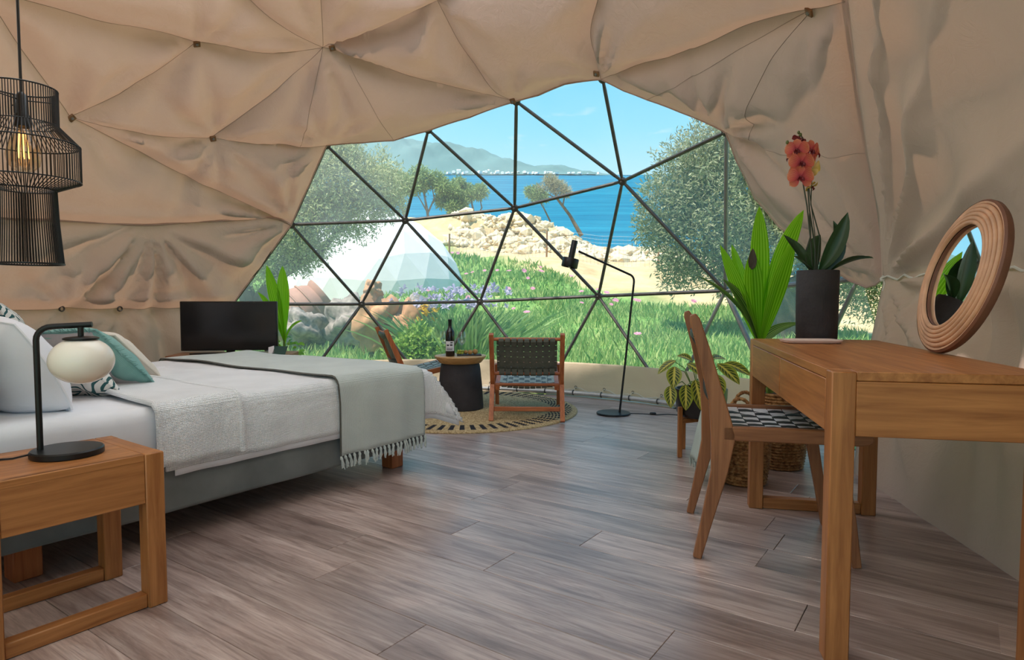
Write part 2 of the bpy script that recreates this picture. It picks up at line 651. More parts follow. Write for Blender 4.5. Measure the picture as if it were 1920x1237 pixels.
def m_pvc(name, haze):
    """clear window film with a little dust haze"""
    m, nt, out = nodes(name)
    t = N(nt, 'ShaderNodeBsdfTransparent')
    t.inputs[0].default_value = (.97, .985, .985, 1)
    tr = N(nt, 'ShaderNodeBsdfTranslucent')
    tr.inputs[0].default_value = (.95, .95, .94, 1)
    g = N(nt, 'ShaderNodeBsdfGlossy')
    g.inputs['Roughness'].default_value = .06
    co = coords(nt)
    no = N(nt, 'ShaderNodeTexNoise', Scale=1.3, Detail=3.0)
    nt.links.new(co, no.inputs['Vector'])
    mr = N(nt, 'ShaderNodeMapRange')
    mr.inputs[1].default_value = .3
    mr.inputs[2].default_value = .7
    mr.inputs[3].default_value = haze * .6
    mr.inputs[4].default_value = haze * 1.4
    nt.links.new(no.outputs[0], mr.inputs[0])
    m1 = N(nt, 'ShaderNodeMixShader')
    nt.links.new(mr.outputs[0], m1.inputs[0])
    nt.links.new(t.outputs[0], m1.inputs[1])
    nt.links.new(tr.outputs[0], m1.inputs[2])
    m2 = N(nt, 'ShaderNodeMixShader')
    m2.inputs[0].default_value = .025
    nt.links.new(m1.outputs[0], m2.inputs[1])
    nt.links.new(g.outputs[0], m2.inputs[2])
    nt.links.new(m2.outputs[0], out.inputs[0])
    return m
m_pvc('pvc', .11)
m_pvc('pvc_dusty', .15)


def m_emit_mix(name, c, e, ec):
    m, nt, out = nodes(name)
    principled(nt, out, c, .25, 0, .5, Emission_Strength=e, Emission_Color=ec)
    return m
m_emit_mix('filament', srgb(255, 190, 90), 3.0, (1, .5, .14, 1))


def m_opal():
    m, nt, out = nodes('opal_glass')
    principled(nt, out, srgb(246, 236, 224), .22, 0, .5, Subsurface_Weight=.4, Subsurface_Radius=(.05, .045, .04))
    return m
m_opal()


def m_leaf(name, c1, c2, tf=.4, stripes=0.0, pat=None, rough=.35):
    """leaf blade: colour varies by leaf; light passes through"""
    m, nt, out = nodes(name)
    geo = nt.nodes.new('ShaderNodeNewGeometry')
    if pat == 'maranta':
        tc = nt.nodes.new('ShaderNodeTexCoord')
        se = nt.nodes.new('ShaderNodeSeparateXYZ')
        nt.links.new(tc.outputs['UV'], se.inputs[0])
        au = N(nt, 'ShaderNodeMath', operation='SUBTRACT')
        au.inputs[1].default_value = .5
        nt.links.new(se.outputs['X'], au.inputs[0])
        ab = N(nt, 'ShaderNodeMath', operation='ABSOLUTE')
        nt.links.new(au.outputs[0], ab.inputs[0])
        k1 = N(nt, 'ShaderNodeMath', operation='MULTIPLY')
        k1.inputs[1].default_value = 44.0
        nt.links.new(se.outputs['Y'], k1.inputs[0])
        k2 = N(nt, 'ShaderNodeMath', operation='MULTIPLY_ADD')
        k2.inputs[1].default_value = -26.0
        nt.links.new(ab.outputs[0], k2.inputs[0])
        nt.links.new(k1.outputs[0], k2.inputs[2])
        sn = N(nt, 'ShaderNodeMath', operation='SINE')
        nt.links.new(k2.outputs[0], sn.inputs[0])
        ribs = ramp(nt, sn.outputs[0], [(.55, c1), (.9, c2)])
        mid = ramp(nt, ab.outputs[0], [(.03, (1, 1, 1, 1)), (.12, (0, 0, 0, 1))])
        rim = ramp(nt, ab.outputs[0], [(.3, (0, 0, 0, 1)), (.42, (1, 1, 1, 1))])
        mA = N(nt, 'ShaderNodeMixRGB')
        mA.inputs[2].default_value = srgb(214, 200, 90)
        nt.links.new(mid, mA.inputs[0])
        nt.links.new(ribs, mA.inputs[1])
        mB = N(nt, 'ShaderNodeMixRGB')
        mB.inputs[2].default_value = srgb(150, 158, 52)
        nt.links.new(rim, mB.inputs[0])
        nt.links.new(mA.outputs[0], mB.inputs[1])
        col = mB.outputs[0]
    elif stripes:
        tc = nt.nodes.new('ShaderNodeTexCoord')
        se = nt.nodes.new('ShaderNodeSeparateXYZ')
        nt.links.new(tc.outputs['UV'], se.inputs[0])
        k1 = N(nt, 'ShaderNodeMath', operation='MULTIPLY')
        k1.inputs[1].default_value = stripes
        nt.links.new(se.outputs['X'], k1.inputs[0])
        sn = N(nt, 'ShaderNodeMath', operation='SINE')
        nt.links.new(k1.outputs[0], sn.inputs[0])
        col = ramp(nt, sn.outputs[0], [(.2, c1), (.8, c2)])
    else:
        col = ramp(nt, geo.outputs['Random Per Island'], [(0, c1), (1, c2)])
    p = principled(nt, None, col, rough, 0, .4)
    t = nt.nodes.new('ShaderNodeBsdfTranslucent')
    nt.links.new(col, t.inputs[0])
    mx = N(nt, 'ShaderNodeMixShader')
    mx.inputs[0].default_value = tf
    nt.links.new(p.outputs[0], mx.inputs[1])
    nt.links.new(t.outputs[0], mx.inputs[2])
    nt.links.new(mx.outputs[0], out.inputs[0])
    return m
m_leaf('palm_leaf', srgb(124, 190, 24), srgb(170, 222, 60), .62, stripes=44.0)
m_leaf('palm_leaf_dark', srgb(64, 104, 44), srgb(150, 184, 96), .4, stripes=44.0)
m_leaf('maranta_leaf', srgb(58, 74, 32), srgb(190, 184, 76), .3, pat='maranta')
m_leaf('small_leaf', srgb(96, 160, 40), srgb(150, 200, 70), .4)
m_leaf('orchid_leaf', srgb(30, 54, 30), srgb(48, 78, 42), .12, rough=.28)
m_leaf('olive_leaf', srgb(130, 140, 80), srgb(214, 214, 164), .3, rough=.7)
m_leaf('olive_leaf_dark', srgb(112, 120, 80), srgb(196, 196, 156), .3, rough=.7)
m_leaf('pine_leaf', srgb(118, 144, 80), srgb(172, 190, 124), .3, rough=.8)
m_leaf('dry_leaf', srgb(150, 146, 110), srgb(196, 188, 150), .3, rough=.8)
m_leaf('grass_blade', srgb(100, 156, 78), srgb(200, 212, 136), .35, rough=.6)
m_leaf('shrub_leaf', srgb(104, 148, 54), srgb(178, 200, 96), .35, rough=.6)
m_leaf('iris_leaf', srgb(100, 146, 84), srgb(164, 188, 116), .3, rough=.6)
m_leaf('iris_petal', srgb(164, 154, 194), srgb(210, 202, 222), .4, rough=.7)
m_leaf('yellow_petal', srgb(228, 176, 30), srgb(250, 214, 70), .4, rough=.7)
m_leaf('pink_petal', srgb(222, 130, 170), srgb(244, 186, 206), .4, rough=.7)


def m_orchid():
    m, nt, out = nodes('orchid_petal')
    tc = nt.nodes.new('ShaderNodeTexCoord')
    se = nt.nodes.new('ShaderNodeSeparateXYZ')
    nt.links.new(tc.outputs['UV'], se.inputs[0])
    wv = N(nt, 'ShaderNodeMath', operation='MULTIPLY')
    wv.inputs[1].default_value = 50
    nt.links.new(se.outputs['X'], wv.inputs[0])
    sn = N(nt, 'ShaderNodeMath', operation='SINE')
    nt.links.new(wv.outputs[0], sn.inputs[0])
    col = ramp(nt, se.outputs['Y'], [(0, srgb(150, 30, 76)), (.35, srgb(222, 104, 104)), (.85, srgb(232, 142, 106)), (1, srgb(242, 184, 150))])
    v = ramp(nt, sn.outputs[0], [(.1, (.72, .5, .55, 1)), (.6, (1, 1, 1, 1))])
    mx = N(nt, 'ShaderNodeMixRGB', blend_type='MULTIPLY')
    mx.inputs[0].default_value = .6
    nt.links.new(col, mx.inputs[1])
    nt.links.new(v, mx.inputs[2])
    p = principled(nt, None, mx.outputs[0], .5, 0, .3)
    t = nt.nodes.new('ShaderNodeBsdfTranslucent')
    nt.links.new(mx.outputs[0], t.inputs[0])
    ms = N(nt, 'ShaderNodeMixShader')
    ms.inputs[0].default_value = .4
    nt.links.new(p.outputs[0], ms.inputs[1])
    nt.links.new(t.outputs[0], ms.inputs[2])
    nt.links.new(ms.outputs[0], out.inputs[0])
m_orchid()
plain('orchid_dark', srgb(112, 26, 34), .5, var=.2, ns=20)
plain('orchid_yellow', srgb(206, 176, 90), .5, var=.2, ns=20)


def m_mirror():
    m, nt, out = nodes('mirror_glass')
    principled(nt, out, (.93, .95, .95, 1), .01, 1.0)
m_mirror()


def m_screen():
    m, nt, out = nodes('tv_screen')
    principled(nt, out, (.012, .012, .013, 1), .12, 0, .5)
m_screen()


def m_jute():
    """round jute rug: spiral braid, dark radial dashes near the rim"""
    m, nt, out = nodes('jute')
    tc = nt.nodes.new('ShaderNodeTexCoord')
    se = nt.nodes.new('ShaderNodeSeparateXYZ')
    nt.links.new(tc.outputs['Object'], se.inputs[0])
    at = N(nt, 'ShaderNodeMath', operation='ARCTAN2')
    nt.links.new(se.outputs['Y'], at.inputs[0])
    nt.links.new(se.outputs['X'], at.inputs[1])
    cb = nt.nodes.new('ShaderNodeCombineXYZ')
    nt.links.new(se.outputs['X'], cb.inputs[0])
    nt.links.new(se.outputs['Y'], cb.inputs[1])
    ln = N(nt, 'ShaderNodeVectorMath', operation='LENGTH')
    nt.links.new(cb.outputs[0], ln.inputs[0])
    r = ln.outputs['Value']
    k = N(nt, 'ShaderNodeMath', operation='MULTIPLY')
    k.inputs[1].default_value = 70
    nt.links.new(at.outputs[0], k.inputs[0])
    sn = N(nt, 'ShaderNodeMath', operation='SINE')
    nt.links.new(k.outputs[0], sn.inputs[0])
    dash = ramp(nt, sn.outputs[0], [(.04, (0, 0, 0, 1)), (.2, (1, 1, 1, 1))])
    zone = ramp(nt, r, [(.735, (0, 0, 0, 1)), (.745, (1, 1, 1, 1)), (.905, (1, 1, 1, 1)), (.915, (0, 0, 0, 1))])
    mu = N(nt, 'ShaderNodeMath', operation='MULTIPLY')
    nt.links.new(dash, mu.inputs[0])
    nt.links.new(zone, mu.inputs[1])
    no = N(nt, 'ShaderNodeTexNoise', Scale=90.0, Detail=3.0)
    nt.links.new(tc.outputs['Object'], no.inputs['Vector'])
    base = ramp(nt, no.outputs[0], [(.3, srgb(152, 124, 86)), (.7, srgb(212, 186, 142))])
    mx = nt.nodes.new('ShaderNodeMixRGB')
    mx.inputs[2].default_value = srgb(50, 48, 52)
    nt.links.new(mu.outputs[0], mx.inputs[0])
    nt.links.new(base, mx.inputs[1])
    principled(nt, out, mx.outputs[0], .95, 0, .15, bump(nt, no.outputs[0], .8, .008))
m_jute()


def m_wicker():
    m, nt, out = nodes('wicker')
    co = coords(nt, (1, 1, 1))
    no = N(nt, 'ShaderNodeTexNoise', Scale=55.0, Detail=3.0, Distortion=.5)
    nt.links.new(co, no.inputs['Vector'])
    col = ramp(nt, no.outputs[0], [(.3, srgb(92, 60, 34)), (.5, srgb(150, 106, 66)), (.75, srgb(196, 154, 104))])
    principled(nt, out, col, .85, 0, .2, bump(nt, no.outputs[0], .8, .006))
m_wicker()
plain('rattan', srgb(200, 152, 118), .5, var=.2, ns=12)
plain('rattan_dark', srgb(112, 70, 50), .55, var=.2, ns=12)
plain('bottle_glass', srgb(22, 16, 16), .12, 0, .6, var=.05)
plain('foil', srgb(16, 14, 16), .35, .2, .5, var=.05)
plain('paper', srgb(222, 218, 220), .7, var=.03)
plain('ink', srgb(50, 46, 54), .8, var=.05)
plain('slate', srgb(44, 44, 46), .7, var=.2, ns=20)
plain('grape', srgb(186, 190, 70), .3, var=.15, ns=20)
plain('walnut', srgb(176, 130, 72), .7, var=.25, ns=40, bmp=.4)
plain('card_teal', srgb(40, 76, 70), .5, var=.1)
plain('red_clay', srgb(170, 140, 125), .9, var=.2)
M = MATS

# ================================================================== the setting
DC = Vector((-.7, 3.6, .52))          # centre of the geodesic sphere
DR = 2.87

def dome_pt(p, r=DR):
    s = p[0] ** 2 + p[1] ** 2
    return DC + r * Vector((2 * p[0], 2 * p[1], 1 - s)) / (1 + s)

# ---------------------------------------------------------------- floor planks
floor = thing('floor', 'grey-brown oak laminate plank floor', None, kind='structure')
E_ = Vector((-.818, .575, 0))
D_ = Vector((.575, .818, 0))

def in_floor(x, y):
    return (x + .7) ** 2 + (y - 3.6) ** 2 < 2.89 ** 2 or (-2.0 < x < 1.95 and -1.3 < y < 2.6)

sub = MB()
ring = [(-.7 + 2.9 * math.sin(a), 3.6 + 2.86 * math.cos(a)) for a in [2 * PI * k / 72 for k in range(72)]]
n_ = sub.pts([(x, y, -.016) for x, y in ring])
sub.f.append(tuple(n_ + k for k in range(72)))
sub.box((-.12, .55, -.026), (3.8, 3.7, .02))
sub.build('underlay', M['soil'], floor, smooth=0)
PW = .192
plank_meshes = {}
row = 0
c_ = -2.6
while c_ < 7.2:
    ts = [t * .02 for t in range(-230, 260)]
    ok = [t for t in ts if all(in_floor(*(E_ * t + D_ * (c_ + e)).xy) for e in (-PW / 2 + .01, PW / 2 - .01))]
    if ok:
        t = ok[0] - rnd.uniform(0, 1.2)
        while t < ok[-1]:
            a, b = max(t, ok[0]), min(t + 1.28, ok[-1])
            t += 1.28
            if b - a < .06:
                continue
            L = round(b - a, 2)
            if L not in plank_meshes:
                mb = MB()
                mb.box((0, 0, -.006), (L - .0015, PW - .0015, .012), .0012)
                plank_meshes[L] = mb.mesh('plank', smooth=0)
            p = E_ * ((a + b) / 2) + D_ * c_
            link('plank', plank_meshes[L], M['laminate'], floor, (p.x, p.y, 0), (0, 0, math.atan2(E_.y, E_.x)))
    c_ += PW

# ---------------------------------------------------------------- canvas liner of the dome
WIN = [(-0.565, 0.677), (-0.447, 0.639), (-0.335, 0.583), (-0.261, 0.515), (-0.2, 0.45), (-0.134, 0.462), (-0.076, 0.467), (-0.009, 0.452), (0.068, 0.422), (0.147, 0.377), (0.186, 0.353), (0.225, 0.317), (0.279, 0.281), (0.319, 0.279), (0.36, 0.269), (0.415, 0.249), (0.495, 0.213), (0.539, 0.235), (0.61, 0.252), (0.676, 0.237), (0.751, 0.193), (0.798, 0.144), (0.824, 0.107), (0.841, 0.065), (0.838, 0.037), (0.83, 0.018)]
SEAM_R = [(0.83, 0.018), (0.727, -0.008), (0.64, -0.03), (0.559, -0.076), (0.503, -0.123), (0.473, -0.155), (0.446, -0.194), (0.414, -0.239)]
PORTAL = [(.37, -.33), (0.272, -0.389), (0.173, -0.388), (0.078, -0.4), (-0.015, -0.425), (-0.106, -0.463), (-0.195, -0.517), (-0.281, -0.589), (-0.362, -0.683), (-0.431, -0.805), (-0.48, -0.961)]
BASE = [(1.2 * math.sin(R_(a)), 1.2 * math.cos(R_(a))) for a in range(-156, -51, 4)]
SEAMS = [  # (crease, points)
    (1, [(-0.5, 0.163), (-0.48, 0.276), (-0.438, 0.41), (-0.359, 0.552), (-0.335, 0.583)]),
    (1, [(-0.5, 0.163), (-0.412, 0.192), (-0.3, 0.197)]),
    (.6, [(-0.5, 0.163), (-0.471, 0.226), (-0.432, 0.287), (-0.371, 0.346)]),
    (1, [(-0.371, 0.346), (-0.255, 0.323), (-0.146, 0.279)]),
    (.5, [(-0.371, 0.346), (-0.313, 0.394), (-0.247, 0.433), (-0.2, 0.45)]),
    (0, [(-0.146, 0.279), (-0.202, 0.36), (-0.247, 0.433)]),
    (1, [(-0.3, 0.197), (-0.23, 0.255), (-0.146, 0.279)]),
    (1, [(-0.3, 0.197), (-0.367, 0.101), (-0.403, 0.008), (-0.418, -0.074)]),
    (1, [(-0.146, 0.279), (-0.18, 0.233), (-0.207, 0.176), (-0.225, 0.114)]),
    (.7, [(-0.146, 0.279), (-0.125, 0.206), (-0.108, 0.144)]),
    (1, [(-0.146, 0.279), (-0.051, 0.259), (0.028, 0.222), (0.058, 0.194)]),
    (1, [(-0.146, 0.279), (-0.081, 0.324), (-0.002, 0.357), (0.086, 0.373), (0.147, 0.377)]),
    (0, [(-0.116, 0.312), (-0.096, 0.388), (-0.076, 0.467)]),
    (1, [(0.028, 0.222), (0.061, 0.298), (0.108, 0.361), (0.147, 0.377)]),
    (1, [(0.279, 0.281), (0.246, 0.222), (0.242, 0.158), (0.245, 0.093)]),
    (1, [(0.279, 0.281), (0.374, 0.157), (0.423, 0.039), (0.462, -0.083), (0.473, -0.155)]),
    (0, [(0.36, 0.269), (0.414, 0.141), (0.447, 0.017), (0.462, -0.083)]),
    (0, [(0.462, -0.083), (0.474, -0.002), (0.49, 0.061), (0.511, 0.118), (0.549, 0.157), (0.598, 0.067), (0.64, -0.03)]),
    (.5, [(0.495, 0.213), (0.549, 0.157)]),
    (1, [(-0.5, 0.163), (-0.46, 0.053), (-0.435, -0.003), (-0.403, -0.072)]),
    (1, [(-0.722, 0.026), (-0.693, 0.16), (-0.662, 0.242), (-0.615, 0.333), (-0.553, 0.416), (-0.442, 0.504), (-0.359, 0.552), (-0.335, 0.583)]),
    (1, [(-0.885, 0.003), (-0.859, 0.225), (-0.818, 0.346), (-0.759, 0.466), (-0.675, 0.579), (-0.565, 0.677)]),
    # seams above the photographed part: the crown and the sides
    (1, [(-0.418, -0.074), (-0.403, -0.072), (-0.225, 0.114), (-0.108, 0.144), (0.058, 0.194), (0.245, 0.093), (0.3, -0.06), (0.446, -0.194)]),
    (1, [(-0.225, 0.114), (-0.2, -0.1), (-0.418, -0.074)]),
    (1, [(-0.2, -0.1), (0.05, -0.02), (-0.108, 0.144)]),
    (1, [(0.05, -0.02), (0.245, 0.093)]),
    (1, [(0.05, -0.02), (0.06, -0.25), (0.3, -0.06)]),
    (1, [(-0.2, -0.1), (-0.15, -0.3), (0.06, -0.25)]),
    (1, [(-0.403, -0.072), (-0.45, -0.3), (-0.2, -0.1)]),
    (1, [(-0.722, 0.026), (-0.45, -0.3), (-0.7, -0.3), (-0.722, 0.026)]),
    (1, [(-0.885, 0.003), (-0.85, -0.4), (-0.7, -0.3)]),
]
# gathers: (x, y, amplitude, folds, reach, phase)
GATHER = [(-0.5, 0.163, .018, 9, .30, .3), (-0.3, 0.197, .02, 8, .28, 1.2), (-0.371, 0.346, .022, 10, .3, 2.2), (-0.146, 0.279, .030, 11, .30, .7), (0.028, 0.222, .02, 8, .26, 2.9),
          (0.147, 0.377, .022, 10, .22, .1), (0.277, 0.274, .024, 12, .22, 1.9), (0.462, -0.083, .011, 9, .45, 1.0), (0.495, 0.213, .026, 14, .30, .5), (-0.335, 0.583, .028, 16, .30, 2.0),
          (-0.565, 0.398, .042, 17, .5, .9), (-0.818, 0.346, .012, 13, .26, 1.4), (-0.759, 0.466, .012, 13, .26, .2), (0.83, 0.018, .022, 22, .5, 1.1), (-0.2, 0.45, .020, 16, .2, .4)]

def resample(pl, h):
    out = [pl[0]]
    for a, b in zip(pl, pl[1:]):
        k = max(1, int(round(math.dist(a, b) / h)))
        out += [(a[0] + (b[0] - a[0]) * i / k, a[1] + (b[1] - a[1]) * i / k) for i in range(1, k + 1)]
    return out

def smooth_pl(pl):
    """Catmull-Rom through the points"""
    if len(pl) < 3:
        return pl
    P = [pl[0]] + list(pl) + [pl[-1]]
    out = []
    for i in range(1, len(P) - 2):
        for k in range(6):
            t = k / 6
            q = []
            for d in (0, 1):
                a, b, c, e = P[i - 1][d], P[i][d], P[i + 1][d], P[i + 2][d]
                q.append(.5 * (2 * b + (c - a) * t + (2 * a - 5 * b + 4 * c - e) * t * t + (-a + 3 * b - 3 * c + e) * t ** 3))
            out.append(tuple(q))
    out.append(pl[-1])
    return out

H_ = .0095
poly = BASE + [(-.72, .80), (-.64, .74)] + WIN + SEAM_R[1:] + PORTAL + [(-0.489, -1.10)]
poly = resample(poly, H_ * 1.5)
cv, ce = [], []
for p in poly:
    cv.append(p)
nb = len(poly)
ce += [(i, (i + 1) % nb) for i in range(nb)]
crease_segs, thin_lines = [], []
for w, pl in SEAMS:
    pl = resample(smooth_pl(pl), H_ * 1.3)
    o0 = len(cv)
    cv += pl
    ce += [(o0 + i, o0 + i + 1) for i in range(len(pl) - 1)]
    if w > 0:
        crease_segs += [(a, b, w) for a, b in zip(pl[::2], pl[2::2] + [pl[-1]]) if a != b]
PA = np.array(poly)

def inside(P):
    x, y = P[:, 0][:, None], P[:, 1][:, None]
    x0, y0 = PA[:, 0][None], PA[:, 1][None]
    x1, y1 = np.roll(PA[:, 0], -1)[None], np.roll(PA[:, 1], -1)[None]
    with np.errstate(divide='ignore', invalid='ignore'):
        c = ((y0 > y) != (y1 > y)) & (x < (x1 - x0) * (y - y0) / (y1 - y0) + x0)
    return c.sum(1) % 2 == 1

gx, gy = np.meshgrid(np.arange(-1.22, .9, H_), np.arange(-1.15, .95, H_ * .87))
gx = gx + (np.arange(gx.shape[0]) % 2)[:, None] * H_ / 2
G = np.stack([gx.ravel(), gy.ravel()], 1)
coarse = (G[:, 1] < -.12) | (G[:, 0] < -.92)
keep = ~coarse | (nrng.random(len(G)) < .10)
G = G[keep]
G = G[inside(G)]
G = G + nrng.normal(0, H_ * .05, G.shape)
# keep interior points off the constraint lines
CVA = np.array(cv)
cell = {}
for i, p in enumerate(CVA):
    cell.setdefault((int(p[0] // .01), int(p[1] // .01)), []).append(i)
def near(p):
    a, b = int(p[0] // .01), int(p[1] // .01)
    for i in (a - 1, a, a + 1):
        for j in (b - 1, b, b + 1):
            for k in cell.get((i, j), ()):
                if (CVA[k][0] - p[0]) ** 2 + (CVA[k][1] - p[1]) ** 2 < (H_ * .55) ** 2:
                    return True
    return False
G = [tuple(p) for p in G if not near(p)]
allv = [Vector(p) for p in cv] + [Vector(p) for p in G]
ov, oe, of, _, oeo, _ = mgeo.delaunay_2d_cdt(allv, ce, [], 0, 1e-5)
OV = np.array([tuple(v) for v in ov])
OF = np.array([tuple(f) for f in of])
OF = OF[inside(OV[OF].mean(1))]
cons = {tuple(sorted(e)) for e, o in zip(oe, oeo) if o}

# billow of the cloth between its seams and gathers
met = 2 * DR / (1 + (OV ** 2).sum(1))
dist = np.full(len(OV), 9.0)
side = np.zeros(len(OV))
for a, b, w in crease_segs:
    a, b = np.array(a), np.array(b)
    ab = b - a
    t = np.clip(((OV - a) @ ab) / (ab @ ab), 0, 1)
    d = np.linalg.norm(OV - (a + t[:, None] * ab), axis=1) * met + (1 - w) * .06
    cr = ab[0] * (OV[:, 1] - a[1]) - ab[1] * (OV[:, 0] - a[0])
    if b[0] < a[0]:
        cr = -cr
    hit = d < dist
    dist[hit] = d[hit]
    side[hit] = np.sign(cr[hit])
dwin = np.full(len(OV), 9.0)
for a, b in zip(poly, poly[1:] + poly[:1]):
    a, b = np.array(a), np.array(b)
    ab = b - a
    t = np.clip(((OV - a) @ ab) / max(1e-12, ab @ ab), 0, 1)
    dwin = np.minimum(dwin, np.linalg.norm(OV - (a + t[:, None] * ab), axis=1) * met)
dd = np.minimum(dist, dwin + .02)
disp = .24 * dd / (dd + .26)
# a loose tuck of cloth hangs along the upper side of each seam
disp = disp + np.where(side < 0, .030, .0) * np.exp(-((dist - .085) / .038) ** 2) * np.clip(dwin / .1, 0, 1)
disp = disp - np.where(side > 0, .012, .0) * np.exp(-((dist - .05) / .03) ** 2)
for x, y, A, k, rho, ph in GATHER:
    q = OV - (x, y)
    r = np.linalg.norm(q, axis=1) * met
    th = np.arctan2(q[:, 1], q[:, 0])
    w = (r / rho) * np.exp(1 - r / rho) * np.exp(-np.maximum(0, r - 1.6 * rho) * 2)
    if (x, y) == (-0.565, 0.398):          # hangs below the cross seam only
        w = w * np.clip((np.hypot(OV[:, 0], OV[:, 1]) - math.hypot(x, y)) / .03, 0, 1)
    kk = round(k * .75)
    arg = kk * th + ph + .8 * np.sin(2 * th + ph)
    ridge = (2 * np.abs(np.sin(.5 * arg)) - 1) * .8 + np.sin(round(kk * 1.7) * th + 2 * ph) * .2
    disp = disp + A * 1.45 * w * ridge
disp = disp + .006 * np.sin(OV[:, 0] * 43 + 3 * np.sin(OV[:, 1] * 31)) * np.minimum(1, dd / .2)
disp = .010 + (disp - .010) * np.clip(dwin / .12, 0, 1) ** .8
s2 = (OV ** 2).sum(1)
QN = np.stack([2 * OV[:, 0], 2 * OV[:, 1], 1 - s2], 1) / (1 + s2)[:, None]
P3 = np.array(DC) + QN * (DR - disp)[:, None]
P3[:, 2] = np.maximum(P3[:, 2], 0.004)

# panels = patches between the seams
par = list(range(len(OF)))
def find(i):
    while par[i] != i:
        par[i] = par[par[i]]
        i = par[i]
    return i
emap = {}
for i, f in enumerate(OF):
    for k in range(3):
        e = tuple(sorted((int(f[k]), int(f[(k + 1) % 3]))))
        if e in cons:
            continue
        if e in emap:
            par[find(i)] = find(emap[e])
        else:
            emap[e] = i
groups = {}
for i in range(len(OF)):
    groups.setdefault(find(i), []).append(i)
ceiling = thing('ceiling', 'beige canvas dome lining gathered at wooden buttons', None, kind='structure')
wall_left = thing('wall_left', 'beige canvas lower wall lining behind the bed', None, kind='structure')
for g, tri in groups.items():
    F = OF[tri]
    used, inv = np.unique(F, return_inverse=True)
    if len(tri) < 3:
        continue
    me = np_mesh('canvas_panel', P3[used], inv.reshape(-1, 3), True)
    ctr = OV[used].mean(0)
    crown_fill = ctr[1] < np.interp(ctr[0], [-.9, -.42, -.225, -.108, .058, .245, .3, .446], [-9, -.08, .10, .13, .18, .08, -.07, -.2])
    link('canvas_panel', me, M['crown' if crown_fill and P3[used][:, 2].mean() > 2 else 'liner'], wall_left if P3[used][:, 2].mean() < 1.25 and OV[used][:, 0].mean() < 0 else ceiling)  # panels above the view get the added white fill canvas
# sewn seam lines
sm = MB()
nper = nb
for e, o in zip(oe, oeo):
    if o and not any(i < nb for i in o):
        a, b = Vector(P3[e[0]]), Vector(P3[e[1]])
        if (a - b).length < 1e-4:
            continue
        inn = (DC - a).normalized() * .002
        t = (b - a).normalized().cross(inn).normalized() * .0016
        n0 = sm.pts([a + t + inn * .2, a + inn * 1.6, a - t + inn * .2, b + t + inn * .2, b + inn * 1.6, b - t + inn * .2])
        sm.f += [(n0, n0 + 1, n0 + 4, n0 + 3), (n0 + 1, n0 + 2, n0 + 5, n0 + 4)]
sm.build('sewn_seam', M['seam_thread'], ceiling, recalc=False, smooth=0)
# rolled hem along the window edge
hem = MB()
hp = [dome_pt(p, DR - .010) for p in resample(WIN, .02)]
hem.tube(hp, .007, 6)
hem.build('hem', M['liner'], ceiling)
lip = MB()
lip.tube([dome_pt(p, DR - .012 - .006 * math.sin(i * .35)) for i, p in enumerate(resample(smooth_pl(SEAMS[20][1]), .012))], .009, 6)
lip.build('hem', M['liner'], wall_left)
# wooden buttons
for p in [(-0.5, 0.163), (-0.3, 0.197), (-0.371, 0.346), (-0.133, 0.281), (0.144, 0.375), (0.27, 0.273), (0.462, -0.083)]:
    c = dome_pt(p, DR - .025)
    q = (DC - c).to_track_quat('Z', 'Y')
    mb = MB()
    mb.box((0, 0, 0), (.046, .046, .014), .004)
    b = mb.build('button', M['button_wood'], ceiling, loc=c, rot=(q.to_matrix().to_4x4() @ Matrix.Rotation(rnd.uniform(0, 1.5), 4, 'Z')).to_euler())
    mb = MB()
    mb.lathe([(.011, 0), (.009, .006), (.004, .008)], 10, (0, 0, .006))
    mb.build('screw', M['galv_steel'], b)
for p in [(-0.818, 0.346), (-0.759, 0.466)]:
    c = dome_pt(p, DR - .02)
    q = (DC - c).to_track_quat('Z', 'Y')
    mb = MB()
    mb.tube([(.017 * math.cos(a), .017 * math.sin(a), 0) for a in [2 * PI * k / 14 for k in range(14)]], .006, 6, closed=True)
    mb.build('eyelet', M['frame_steel'], wall_left, loc=c, rot=q.to_euler())

# ---------------------------------------------------------------- right wall: hanging canvas tied back at mid height
SR = [dome_pt(p) for p in SEAM_R]
left_col = [(0.0, 1.842, 3.41), (.5, 1.93, 3.50)] + [(p.z, p.x, p.y) for p in SR]
right_col = [(0.0, 1.30, -1.3), (.5, 1.42, -1.3), (1.05, 1.44, -1.3), (1.7, 1.30, -1.3), (2.3, .75, -1.3), (2.75, .2, -1.3)]

